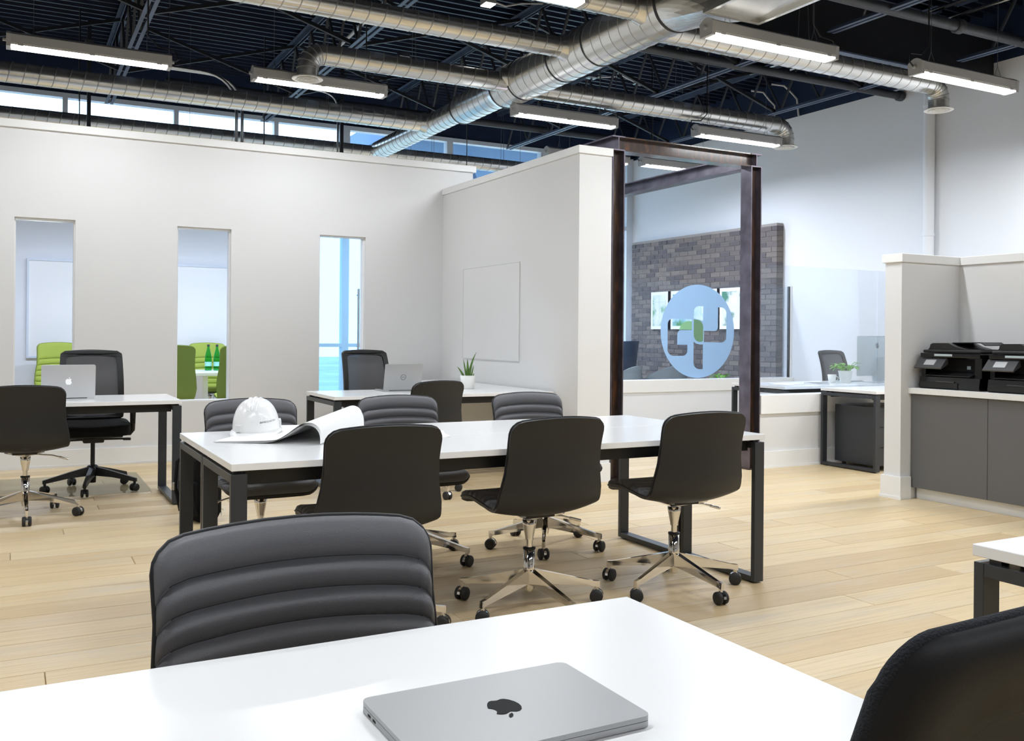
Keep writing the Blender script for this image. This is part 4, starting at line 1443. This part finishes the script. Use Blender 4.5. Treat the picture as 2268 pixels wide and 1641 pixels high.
def open_laptop(label, loc, rz, w, d, lidh, tilt, mat, kind):
    t = thing('laptop', label, 'laptop', loc, rz)
    MB().flat([rrect(-w/2, w/2, -d/2, d/2, .012)], .0, .012).build('base', mat, t)
    MB().box(-w/2 + .03, w/2 - .03, -.02, d/2 - .03, .012, .0128).build('keyboard', 'black_plastic', t)
    # hinge on the -y side, lid leaning towards -y; screen faces +y
    M = Matrix.Translation((0, -d/2 + .006, .012)) @ Matrix.Rotation(tilt, 4, 'X') @ Matrix.Rotation(PI / 2, 4, 'X')
    lid = MB().flat([rrect(-w/2, w/2, 0, lidh, .012)], -.0005, .006, M=M).build('lid', mat, t)
    MB().box(-w/2 + .012, w/2 - .012, .014, lidh - .012, -.0012, -.0006, M=M).build('screen', 'gloss_black', lid)
    MB().tube([(-w * .35, -d/2 + .005, .010), (w * .35, -d/2 + .005, .010)], .006, 10).build('hinge', 'black_plastic', t)
    L = M @ Matrix.Translation((0, lidh * .5, .006))
    if kind == 'apple':
        apple(lid, .042, 'logo_white', L)
    else:
        MB().flat([arc(0, 0, .024, 0, 2 * PI, 40)[:-1], arc(0, 0, .0205, 0, 2 * PI, 40)[:-1][::-1]], 0, .0006, M=L).build('logo_ring', 'logo_grey', lid)
        text_mesh('logo_text', 'DELL', .014, 'logo_grey', lid, L @ Matrix.Translation((0, 0, .0004)), .0003)
    return t
open_laptop('open silver laptop with a pale emblem on the left desk', (.355, 7.36, .74), 0.03, .345, .24, .235, .12, 'aluminium', 'apple')
open_laptop('open grey laptop with a round logo on the corner desk', (2.885, 7.42, .74), -0.02, .33, .225, .225, .22, 'aluminium_dark', 'dell')

# desktop computer
t = thing('desktop_computer', 'silver all-in-one desktop computer seen from behind through the glass', 'computer', (8.27, 7.09, .74), .02)
w = .528
def imac(u, v):
    x, z = (v * 2 - 1) * w / 2, .075 + .425 * u
    bul = .042 * (1 - (2 * v - 1) ** 4) * (1 - (2 * u - 1) ** 4)
    return (x, -bul, z)
bk = MB().grid(imac, 14, 16, flip=False)
bk.build('back_shell', 'aluminium_pale', t)
MB().flat([rrect(-w/2, w/2, .07, .50, .012)], -.008, .002, M=Matrix.Rotation(PI / 2, 4, 'X')).build('edge_frame', 'aluminium_pale', t)
MB().box(-w/2 + .01, w/2 - .01, .0085, .0095, .16, .49).build('screen', 'gloss_black', t)
st = MB()
st.bar((0, -.035, .26), (0, -.085, .012), .19, .008)
st.bbox(-.095, .095, -.09, .085, 0, .009, r=.003)
st.build('stand', 'aluminium_pale', t)
apple(t, .058, 'logo_grey', Matrix.Translation((0, -.0412, .40)) @ Matrix.Rotation(PI / 2, 4, 'X'))
MB().box(-.09, .0 + .16, -.012, -.003, .4995, .5005).build('vent_slot', 'logo_grey', t)
t = thing('keyboard', 'slim pale keyboard lying in front of the desktop computer', 'keyboard', (8.10, 7.26, .74), .0)
MB().bbox(-.14, .14, -.055, .055, 0, .012, r=.003).build('case', 'aluminium_pale', t)
for r_ in range(4):
    for k in range(11):
        MB().box(-.13 + k * .0238, -.13 + k * .0238 + .02, -.047 + r_ * .0238, -.047 + r_ * .0238 + .02, .012, .0145).build('key', 'trim_paint', t)

# ================================================================== ITEMS ON THE MEETING TABLE
# hard hat
HX, HY = 1.035, 4.50
t = thing('hard_hat', 'white hard hat lying on the rolled drawings', 'hard hat', (HX, HY, .748), math.radians(-24))
t.rotation_euler = (math.radians(2), math.radians(5), math.radians(-112))
def dome(a, u):
    # a azimuth, u 0 rim .. 1 crown
    th = u * PI / 2
    rx, ry, h = .132, .108, .142
    return (rx * math.cos(th) ** .8 * math.cos(a), ry * math.cos(th) ** .8 * math.sin(a), .022 + h * math.sin(th))
MB().grid(lambda u, v: dome(v * 2 * PI, u * .999), 18, 48).build('shell', 'helmet_white', t)
def brim(u, v):
    a = v * 2 * PI
    peak = max(0, math.cos(a)) ** 2
    rx, ry = .132, .108
    e = .012 + .045 * peak
    if u < .5:
        k = u * 2
        return ((rx + e * k) * math.cos(a), (ry + (e if peak > .02 else .012) * k) * math.sin(a), .022 - .010 * k * (1 + peak * .6))
    k = (u - .5) * 2
    return ((rx + e - (e + .008) * k) * math.cos(a), (ry + max(e, .012) - (.02) * k) * math.sin(a), .022 - .010 * (1 + peak * .6) - .006 + .006 * k)
MB().grid(brim, 8, 56).build('brim', 'helmet_white', t)
for off in (-.024, 0, .024):
    pts = []
    for k in range(25):
        x = -.115 + .215 * k / 24
        y = off * (1 - .35 * (abs(x) / .13) ** 2)
        rr = math.sqrt((x / .132) ** 2 + (y / .108) ** 2)
        cth = min(1, rr) ** (1 / .8)
        pts.append((x, y, .022 + .142 * math.sqrt(max(0, 1 - cth * cth)) - .0005))
    MB().tube(pts, .0052 if off else .0066, 8).build('crown_rib', 'helmet_white', t)
for a in (-2.4, -.62, 1.75, 3.0):
    c = Vector(dome(a, .06))
    M = Matrix.Translation(c) @ Matrix.Rotation(a, 4, 'Z')
    MB().bbox(-.006, .008, -.02, .02, -.012, .022, r=.004, M=M).build('slot_lug', 'helmet_band', t)
# lettering along the side that faces the camera
me_txt = text_mesh('lettering', 'BAMBOO NATION', .0115, 'print_grey', t, Matrix.Identity(4), .0001)
for v in me_txt.data.vertices:
    ang = .78 + v.co.x / .118
    z = .066 + v.co.y
    th = math.asin(min(1, (z - .022) / .142))
    rx, ry = .1335, .1095
    k = math.cos(th) ** .8
    v.co = Vector((rx * k * math.cos(ang), ry * k * math.sin(ang) , z))

# rolled drawings
t = thing('rolled_drawings', 'stack of large white drawings curling into a roll under the hard hat', 'drawings', (.80, 4.20, .7402))
ax = Vector((.545, .838, 0)); cr = Vector((.838, -.545, 0))
def paper_profile(k):
    base = .0025 + k * .0022
    pts = [(-.015 - k * .004, base * .4), (.08, base * .7), (.16, base), (.22, base + .003), (.262, .014 + k * .0015), (.30, .034 + k * .002), (.335, .058 + k * .0026), (.368, .078 + k * .003), (.402, .084 + k * .003), (.432, .074 + k * .003), (.450, .052 + k * .003), (.456, .028), (.456, .004)]
    return pts
for k in range(4):
    pr = spline(paper_profile(k), 4)
    Ln = .78 - .012 * k
    o0 = .006 * k
    mb = MB()
    def sheet(u, v, dz=0):
        q = pr[min(int(round(u * (len(pr) - 1))), len(pr) - 1)]
        grow = 1 + .25 * v * max(0, q[0] - .2) / .25
        p = cr * q[0] * 1.0 + ax * (o0 + Ln * v)
        return (p.x, p.y, max(.0008, q[1] * (grow if q[0] > .2 else 1)) + dz)
    mb.grid(lambda u, v: sheet(u, v), len(pr) - 1, 8)
    mb.grid(lambda u, v: sheet(u, v, -.0006), len(pr) - 1, 8, flip=True)
    mb.build('sheet', 'paper', t)
t = thing('paper_sheet', 'loose white sheet on the meeting table behind the near left chair', 'paper', (1.76, 4.18, .7402), -.35)
MB().box(-.105, .105, -.15, .15, 0, .0008).build('sheet', 'paper', t)
MB().box(-.105, .105, -.15, .15, .0009, .0016, M=Matrix.Rotation(.12, 4, 'Z')).build('sheet', 'paper', t)
t = thing('cable_grommet', 'small round grommet in the middle of the meeting table', 'grommet', (2.62, 4.02, .7402))
MB().lathe([(.03, 0), (.03, .002), (.024, .003), (.022, .001)], 24).build('ring', 'diffuser_white', t)
MB().lathe([(0.0, .0016), (.022, .0012)], 20).build('flap', 'helmet_band', t)

# ================================================================== PLANTS, CUPS
t = thing('aloe_plant', 'aloe plant in a white pot on the corner desk', 'plant', (3.575, 7.49, .74))
MB().lathe([(.0, .0), (.050, .0), (.056, .004), (.068, .118), (.062, .118), (.058, .105), (0, .105)], 32).build('pot', 'ceramic', t)
MB().lathe([(0, .108), (.059, .106)], 24).build('soil', 'soil', t)
def blade(mb, p0, p1, p2, w, th):
    n = 10
    prev = None
    P = [Vector(p0).lerp(Vector(p1), k / n).lerp(Vector(p1).lerp(Vector(p2), k / n), k / n) for k in range(n + 1)]
    rings = []
    for i, p in enumerate(P):
        tn = (P[min(i + 1, n)] - P[max(i - 1, 0)]).normalized()
        a = tn.cross(Vector((.47, .88, 0))).normalized()
        b = a.cross(tn)
        k = (1 - (i / n) ** 1.8) * w + .0006
        rings.append([p - a * k, p + b * th * (1 - i / n) + b * .001, p + a * k, p - b * th * (1 - i / n) * .6 - b * .001])
    vs_ = [q for r_ in rings for q in r_]
    fs = [(i * 4 + j, i * 4 + (j + 1) % 4, (i + 1) * 4 + (j + 1) % 4, (i + 1) * 4 + j) for i in range(n) for j in range(4)]
    return mb.add(vs_, fs, True)
ux = Vector((.88, -.47, 0))
for (b0, mid, tip, w) in ((-.035, -.06, (-.095, .195), .010), (-.012, -.028, (-.042, .262), .008), (.0, .0, (-.006, .265), .013), (.012, .024, (.075, .325), .011), (.03, .042, (.052, .212), .007), (.045, .05, (.056, .14), .006)):
    h = tip[1]
    blade(MB(), ux * b0 + Vector((0, 0, .104)), ux * mid + Vector((0, 0, .104 + (h - .104) * .6)), ux * tip[0] + Vector((0, 0, h)), w, .006).build('leaf', 'aloe_green', t)
def leaf_mesh(mb, base, d, L, W, droop, M=None):
    d = Vector(d).normalized()
    side = d.cross(Vector((0, 0, 1))).normalized()
    up = side.cross(d)
    n = 7
    vs_ = []
    for i in range(n + 1):
        u = i / n
        c = Vector(base) + d * L * u + up * (.18 * L * math.sin(PI * u * .8)) - Vector((0, 0, 1)) * droop * L * u * u
        wv = W * (math.sin(PI * min(1, u * .92 + .06)) ** .8) * (1 - .35 * u)
        if i == n: wv = .0005
        vs_ += [c - side * wv + up * wv * .25, c, c + side * wv + up * wv * .25]
    fs = []
    for i in range(n):
        for j in range(2):
            a = i * 3 + j
            fs.append((a, a + 1, a + 4, a + 3))
    return mb.add(vs_, fs, True)
def leafy(label, loc, pot_r, pot_h, count, spread, LL, seed, pot='ceramic', name='potted_plant'):
    rr = random.Random(seed)
    t = thing(name, label, 'plant', loc)
    MB().lathe([(0, 0), (pot_r * .72, 0), (pot_r * .76, .004), (pot_r, pot_h), (pot_r * 1.04, pot_h + .002), (pot_r * 1.04, pot_h + .01), (pot_r * .92, pot_h + .01), (pot_r * .88, pot_h - .012), (0, pot_h - .012)], 32).build('pot', pot, t)
    MB().lathe([(0, pot_h - .008), (pot_r * .88, pot_h - .010)], 20).build('soil', 'soil', t)
    for k in range(count):
        a = 2 * PI * k / count * 1.618 * 2 + rr.uniform(-.3, .3)
        el = rr.uniform(.25, 1.1)
        st = Vector((math.cos(a) * math.cos(el), math.sin(a) * math.cos(el), math.sin(el))) * spread * rr.uniform(.45, 1)
        root = Vector((math.cos(a) * pot_r * .3, math.sin(a) * pot_r * .3, pot_h - .01))
        tip = root + st + Vector((0, 0, .015))
        MB().tube([root, root.lerp(tip, .5) + Vector((0, 0, .012)), tip], .0018, 6).build('stem', 'leaf_green', t)
        leaf_mesh(MB(), tip, (math.cos(a), math.sin(a), rr.uniform(-.1, .45)), LL * rr.uniform(.75, 1.15), LL * .33, rr.uniform(.1, .5)).build('leaf', 'leaf_green', t)
    return t
leafy('leafy green plant in a white pot on the desk behind the glass', (7.855, 7.11, .74), .072, .118, 24, .095, .105, 4)
t = thing('cup', 'small white cup left of the leafy plant behind the glass', 'cup', (7.70, 7.15, .74))
MB().lathe([(0, 0), (.034, 0), (.046, .088), (.0435, .088), (.032, .006), (0, .006)], 28).build('body', 'ceramic', t)
MB().tube([(.038 * .88, -.038 * .47, .07), (.066 * .88, -.066 * .47, .062), (.062 * .88, -.062 * .47, .03), (.036 * .88, -.036 * .47, .022)], .004, 8).build('handle', 'ceramic', t)
for i, (lab, x, y, rz, w, d, h) in enumerate((('open white notepad on the desk behind the glass', 7.02, 7.12, .1, .21, .297, .006), ('thin grey book at the end of the desk behind the glass', 7.30, 6.98, -.1, .15, .21, .014), ('white letters lying beside the notepad behind the glass', 6.86, 7.02, .3, .11, .22, .004))):
    t = thing('notepad' if i == 0 else ('book' if i == 1 else 'letter'), lab, ('notepad', 'book', 'letter')[i], (x, y, .74), rz)
    MB().box(-w/2, w/2, -d/2, d/2, 0.0008, h).build('pages', 'paper', t)
    MB().box(-w/2 - .002, w/2 + .002, -d/2 - .002, d/2 + .002, 0, .0008).build('back_cover', 'cabinet_grey' if i == 1 else 'paper_line', t)
    if i == 1:
        MB().box(-w/2 - .002, w/2 + .002, -d/2 - .002, d/2 + .002, h, h + .001).build('front_cover', 'cabinet_grey', t)

# ================================================================== DRAWER PEDESTAL
t = thing('drawer_pedestal', 'dark drawer pedestal under the empty desk before the glass', 'drawer unit', (6.99, 5.93, 0))
MB().bbox(0, .60, .02, .52, .045, .585, r=.003).build('body', 'desk_frame', t)
for z0, z1 in ((.05, .215), (.22, .40), (.405, .578)):
    dr = MB().bbox(.004, .596, 0, .019, z0, z1, r=.002).build('drawer', 'desk_frame', t)
    MB().box(.24, .36, -.004, .0, z1 - .014, z1 - .006).build('pull', 'black_plastic', dr)
for x in (.06, .54):
    for y in (.08, .46):
        MB().lathe([(.02, 0), (.02, .045)], 14, (x, y, 0)).build('castor', 'black_plastic', t)

# ================================================================== CABINET AND PRINTERS
t = thing('storage_cabinet', 'grey-fronted low cabinet under the printers', 'cabinet', (6.06, 3.55, 0))
MB().box(.02, .55, 0, 1.30, .085, .80).build('carcass', 'cabinet_white', t)
MB().box(.05, .55, .0, 1.28, 0, .085).build('plinth', 'cabinet_white', t)
for k in range(2):
    y0 = .025 + k * .635
    MB().bbox(0, .019, y0 + .0015, y0 + .6335, .088, .797, r=.0015, seg=1).build('door', 'cabinet_grey', t)
t = thing('counter_top', 'white counter slab carrying the two printers', 'counter', (0, 0, 0))
MB().bbox(6.03, 6.61, 2.9, 4.85, .802, .845, r=.002, seg=1).build('slab', 'cabinet_white', t)

def make_printer(label, loc):
    t = thing('printer', label, 'printer', loc, 0, 'black office printers')
    # faces -x ; width along y (0 .. -W), depth along x (0 .. .40)
    W, D = .50, .40
    b = MB().prism([(.00, .0), (.01, -.0), (D, 0), (D, .09), (.0, .09), (-.012, .02)][::-1], -W, 0, 'y')
    b.build('paper_tray', 'gloss_black', t)
    MB().box(-.016, -.004, -W * .66, -.01, .008, .05).build('tray_front', 'black_plastic', t)
    MB().box(-.018, -.012, -W * .60, -W * .30, .052, .060).build('tray_grip', 'printer_panel', t)
    body = MB()
    body.box(.13, D, -W, 0, .09, .235)
    body.box(.02, .13, -W, -W + .055, .09, .235)
    body.box(.02, .13, -.035, 0, .09, .20)
    body.build('body', 'gloss_black', t)
    MB().box(.125, .13, -W + .06, -.04, .095, .225).build('output_slot', 'dark_void', t)
    MB().prism([(-.02, .098), (.12, .128), (.12, .134), (-.02, .104)][::-1], -W + .07, -.05, 'y').build('output_tray', 'black_plastic', t)
    cp = MB().prism([(-.055, .158), (-.05, .150), (.03, .186), (.03, .226), (.015, .232)][::-1], -.22, .012, 'y').build('control_panel', 'printer_panel', t)
    # touch screen on the sloping face of the panel
    n = Vector((-.074, 0, .07)).normalized()
    A, B = Vector((-.055, 0, .158)), Vector((.015, 0, .232))
    q = []
    for f in (.28, .80):
        p = A.lerp(B, f) + n * .0012
        q += [(p.x, -.145, p.z), (p.x, -.055, p.z)]
    MB().add(q, [(0, 1, 3, 2)]).add([(a - n.x * .001, b, c - n.z * .001) for a, b, c in q], [(2, 3, 1, 0)]).build('screen', 'aluminium_dark', cp)
    MB().bbox(.0, D, -W, 0, .236, .268, r=.006).build('scanner', 'gloss_black', t)
    MB().box(-.003, .0, -W * .55, -W * .25, .246, .262).build('scanner_badge', 'aluminium_pale', t)
    MB().bbox(.02, D - .01, -W + .01, -.01, .270, .292, r=.006).build('scanner_lid', 'black_plastic', t)
    ad = [(-.03, .292), (-.045, .31), (-.05, .332), (-.07, .342), (-.20, .344), (-.26, .318), (-.34, .300), (-.46, .296), (-.46, .292)]
    MB().prism([(b_, c_) for b_, c_ in ad], .05, D - .03, 'x').build('document_feeder', 'black_plastic', t)
    MB().prism([(-.20, .348), (-.43, .352), (-.47, .330), (-.466, .326), (-.43, .346), (-.20, .342)], .10, D - .06, 'x').build('feeder_tray', 'black_plastic', t)
    MB().box(.12, .121, -W * .68, -W * .62, .15, .175).build('badge', 'aluminium_pale', t)
    return t
make_printer('black printer standing in the corner of the nook, left one', (6.10, 4.80, .845))
make_printer('black printer cut by the right edge of the picture', (6.10, 4.235, .845))

# ================================================================== WHITEBOARDS, GLASS LOGO
t = thing('whiteboard', 'frameless whiteboard on the side partition above the aloe', 'whiteboard', (4.12, 8.14, 1.435))
MB().bbox(-.008, -.001, -.60, .60, -.455, .455, r=.002).build('panel', 'wall_paint', t)
fr = MB()
fr.box(-.011, -.001, -.605, .605, .455, .461).box(-.011, -.001, -.605, .605, -.461, -.455).box(-.011, -.001, -.606, -.60, -.455, .455).box(-.011, -.001, .60, .606, -.455, .455)
fr.build('edge_strip', 'wall_paint', t)
t = thing('whiteboard', 'large framed whiteboard on the meeting room wall behind glass', 'whiteboard', (1.55, 13.2, 1.50))
MB().box(-1.36, 1.36, -.02, -.001, -.60, .60).build('panel', 'trim_paint', t)
fr = MB().box(-1.38, 1.38, -.035, -.001, .60, .625).box(-1.38, 1.38, -.035, -.001, -.625, -.60).box(-1.38, -1.355, -.035, -.001, -.60, .60).box(1.355, 1.38, -.035, -.001, -.60, .60)
fr.build('frame', 'window_frame_white', t)

# glass panels on the rear low wall and the round logo film
t = thing('glass_screen', 'glass screen with the frosted round logo behind the steel portal', 'glass screen', (4.52, 9.48, .672))
for xa, xb in ((0, 2.02), (2.026, 4.847)):
    MB().box(xa, xb, -.005, .005, 0, 1.235).build('pane', 'glass_clear', t)
MB().box(4.848, 4.86, -.02, .02, -.0, 1.24).build('end_channel', 'black_plastic', t)
MB().box(4.86, 4.879, -.035, .035, -.0, 1.24).build('wall_channel', 'trim_paint', t)
cx, cz, R = 7.80 - 4.52, 1.285 - .672, .60
def LG(x, y):
    return ((x - 855) / 570 * R, (792 - y) / 687 * R)
def rr_pts(pts): return [LG(a, b) for a, b in pts]
def corner(cxp, cyp, rx, ry, a0, a1, n=6):
    return [(cxp + rx * math.cos(a0 + (a1 - a0) * k / n), cyp - ry * math.sin(a0 + (a1 - a0) * k / n)) for k in range(n + 1)]
circle = arc(0, 0, R, 0, 2 * PI, 72)[:-1]
H_ = PI / 2
hole1 = corner(460, 690, 70, 75, PI, H_) + [(755, 615), (755, 775)] + corner(590, 850, 55, 75, H_, PI) + [(535, 990), (690, 990)] + corner(620, 1080, 70, 72, 0, -H_) + corner(480, 1060, 90, 92, -H_, -PI)
hole2 = corner(870, 500, 85, 80, PI, H_) + [(935, 420), (935, 610)] + corner(855, 700, 75, 90, H_ * .9, H_ * 1.6) + [(785, 615)]
hole2 = corner(870, 500, 85, 80, PI, H_) + [(930, 420), (930, 640), (880, 622), (785, 600)]
hole3 = [(945, 785), (1120, 785)] + corner(1110, 730, 55, 55, -H_, 0) + [(1165, 430), (1210, 430)] + corner(1210, 520, 90, 90, H_, 0) + corner(1220, 880, 80, 75, 0, -H_) + [(945, 950)]
hole4 = [(785, 945), (820, 970), (880, 985), (930, 985), (930, 1350)] + corner(880, 1255, 95, 95, -H_, -PI)
Mg = Matrix.Translation((cx, -.0055, cz)) @ Matrix.Rotation(PI / 2, 4, 'X')
film = MB().flat([circle, rr_pts(hole1)[::-1], rr_pts(hole2)[::-1], rr_pts(hole3)[::-1], rr_pts(hole4)[::-1]], 0, .0008, M=Mg)
film.build('logo_film', 'glass_frost', t)
leafp = [(785, 615), (830, 622)] + corner(845, 740, 88, 118, H_, 0) + [(933, 930), (900, 948), (870, 945)] + corner(870, 830, 85, 115, -H_, -PI)
MB().flat([rr_pts(leafp)], .001, .0016, M=Mg).build('logo_leaf', 'glass_leaf', t)
MB().flat([rr_pts([(560, 770), (590, 700), (640, 655), (700, 642), (755, 645), (755, 770)])], 0, .0008, M=Mg).build('logo_leaf', 'glass_leaf', t)

# glass door seen through the right slot
t = thing('glass_door', 'frameless glass door with a long steel handle behind the right slot', 'door', (3.2, 11.3, 0))
MB().box(0, .92, -.006, .006, .01, 2.6).build('leaf', 'glass_tinted', t)
MB().box(.955, 1.5, -.006, .006, .01, 2.6).build('side_light', 'glass_tinted', t)
hd = MB().tube([(.64, -.06, .98), (.64, -.06, 1.78)], .014, 12).build('handle', 'steel_satin', t)
for z in (1.06, 1.70):
    MB().tube([(.64, -.06, z), (.64, .0, z)], .009, 10).build('standoff', 'steel_satin', hd)
MB().box(0, .92, -.02, .02, 2.6, 2.65).build('head_rail', 'steel_satin', t)

# ================================================================== RECEPTION THINGS BEHIND THE LOGO GLASS
for i, (a, b, mat, lab) in enumerate(((11.95, 12.40, 'print_one', 'leftmost framed print on the brick wall, a pale window scene'), (10.78, 11.88, 'print_two', 'wide middle print on the brick wall, hidden by the round logo'), (10.18, 10.72, 'print_three', 'rightmost framed print on the brick wall, beside the steel column'))):
    t = thing('framed_print', lab, 'picture', (9.27, (a + b) / 2, 1.63))
    h = (b - a) / 2
    MB().box(-.045, -.005, -h, h, -.305, .305).build('frame', 'black_plastic', t)
    MB().box(-.048, -.0455, -h + .004, h - .004, -.301, .301).build('mount', 'paper', t)
    MB().box(-.0495, -.0482, -h + .05, h - .05, -.25, .25).build('picture', mat, t)
    if i == 0:
        MB().box(-.051, -.0497, -.006, .006, -.25, .25).box(-.051, -.0497, -h + .05, h - .05, .13, .142).build('mullion', 'window_frame_white', t)

def tub_chair(label, loc, rz, h=.74, w=.62):
    t = thing('tub_chair', label, 'armchair', loc, rz)
    def wall(r, u, v):
        a = PI * (1.12 * v - .06) + PI
        hh = h - .26 * (1 - math.sin(PI * v) ** .7) - .28
        return (r * math.cos(a) * w / 2, r * math.sin(a) * w / 2, .28 + hh * u)
    mb = MB().grid(lambda u, v: wall(1.0, u, v), 6, 28)
    mb.grid(lambda u, v: wall(.86, u, v), 6, 28, flip=True)
    mb.grid(lambda u, v: tuple(Vector(wall(1.0, 1, v)).lerp(Vector(wall(.86, 1, v)), u)), 1, 28)
    mb.grid(lambda u, v: tuple(Vector(wall(1.0, u, 0)).lerp(Vector(wall(.86, u, 0)), v)), 3, 1)
    mb.grid(lambda u, v: tuple(Vector(wall(1.0, u, 1)).lerp(Vector(wall(.86, u, 1)), v)), 3, 1)
    mb.build('back', 'grey_felt', t)
    cushion_mesh(w * .86, w * .84, .28, .42, .01).build('seat', 'grey_felt', t)
    for k in range(4):
        a = PI / 4 + k * PI / 2
        MB().tube([(math.cos(a) * .17, math.sin(a) * .17, .29), (math.cos(a) * .25, math.sin(a) * .25, 0)], [.014, .009], 10).build('leg', 'black_plastic', t)
    return t
tub_chair('low grey felt tub chair directly below the round logo', (8.42, 11.05, 0), .25, .80, .74)
tub_chair('low grey felt tub chair at the left edge behind the portal column', (7.72, 11.05, 0), .4, .79, .56)
t = thing('wing_chair', 'dark blue leather wing chair behind the logo glass', 'armchair', (8.18, 12.05, 0), .35)
def wing(u, v):
    s = v * 2 - 1
    return (s * .34, -.28 + .30 * abs(s) ** 3 * (.6 + .4 * u) - .12 * u, .40 + .74 * u - .05 * s ** 4)
mb = MB().grid(wing, 10, 16)
mb.grid(lambda u, v: tuple(Vector(wing(u, v)) + Vector((0, -.07, 0))), 10, 16, flip=True)
mb.grid(lambda u, v: tuple(Vector(wing(1, v)) + Vector((0, -.07 * u, 0))), 1, 16)
for vv in (0, 1):
    mb.grid(lambda u, v, vv=vv: tuple(Vector(wing(u, vv)) + Vector((0, -.07 * v, 0))), 10, 1)
mb.build('wing_back', 'blue_leather', t)
cushion_mesh(.6, .6, .30, .46, .01).build('seat', 'blue_leather', t)
for s in (-1, 1):
    MB().bbox(s * .31 - .04, s * .31 + .04, -.28, .26, .30, .62, r=.03, seg=3).build('arm', 'blue_leather', t)
    for y in (-.24, .24):
        MB().tube([(s * .24, y, .31), (s * .27, y * 1.08, 0)], [.02, .012], 10).build('leg', 'black_plastic', t)
t = thing('side_table', 'small side table behind the logo glass carrying a plant', 'table', (9.03, 10.46, 0))
MB().lathe([(0, .50), (.17, .50), (.175, .51), (.17, .525), (0, .525)], 32).build('table_top', 'desk_white', t)
MB().tube([(0, 0, .012), (0, 0, .50)], .02, 12).build('stem', 'black_plastic', t)
MB().lathe([(.0, 0), (.15, 0), (.14, .012), (0, .016)], 28).build('foot', 'black_plastic', t)
leafy('small green plant on the side table under the round logo', (9.03, 10.46, .525), .05, .07, 16, .10, .10, 9)

# ================================================================== MEETING ROOM BOTTLES
def bottle(label, loc):
    t = thing('bottle', label, 'bottle', loc, 0, 'green bottles on the meeting room table')
    pr = [(0, 0), (.036, 0), (.042, .01), (.043, .05), (.039, .08), (.043, .11), (.041, .16), (.030, .22), (.018, .265), (.0145, .285), (.0145, .300)]
    MB().lathe(pr, 28).build('body', 'bottle_green', t)
    MB().lathe([(.0435, .055), (.0400, .08), (.0440, .108)], 28).build('label_band', 'bottle_label', t)
    MB().lathe([(0, .326), (.015, .326), (.0165, .322), (.0165, .298), (0, .298)], 20).build('cap', 'desk_frame', t)
bottle('green bottle on the meeting room table, left of the pair', (2.185, 12.13, .74))
bottle('green bottle on the meeting room table, right of the pair', (2.285, 12.10, .74))

# ================================================================== FLOOR THINGS
t = thing('chair_mat', 'clear plastic chair mat under the left task chair', 'chair mat', (0, 0, 0))
MB().flat([rrect(-.45, .965, 7.60, 8.70, .05)], .0003, .003).build('sheet', 'mat_plastic', t)
t = thing('backpack', 'black backpack on the floor behind the meeting table leg', 'bag', (1.10, 6.30, 0), .3)
cushion_mesh(.16, .30, .0, .46, .0).build('body', 'fabric_black', t)
MB().bbox(-.11, -.06, -.11, .11, .05, .27, r=.02, seg=3).build('pocket', 'fabric_black', t)
for s in (-1, 1):
    st = MB().tube([(-.05, s * .09, .44), (-.12, s * .10, .38), (-.13, s * .10, .22), (-.09, s * .11, .06)], .012, 8).build('strap', 'fabric_black', t)
    MB().bbox(-.148, -.132, s * .10 - .015, s * .10 + .015, .20, .25, r=.003).build('buckle', 'steel_satin', st)
MB().tube([(0, -.04, .45), (0, -.03, .49), (0, .03, .49), (0, .04, .45)], .009, 8).build('handle', 'fabric_black', t)
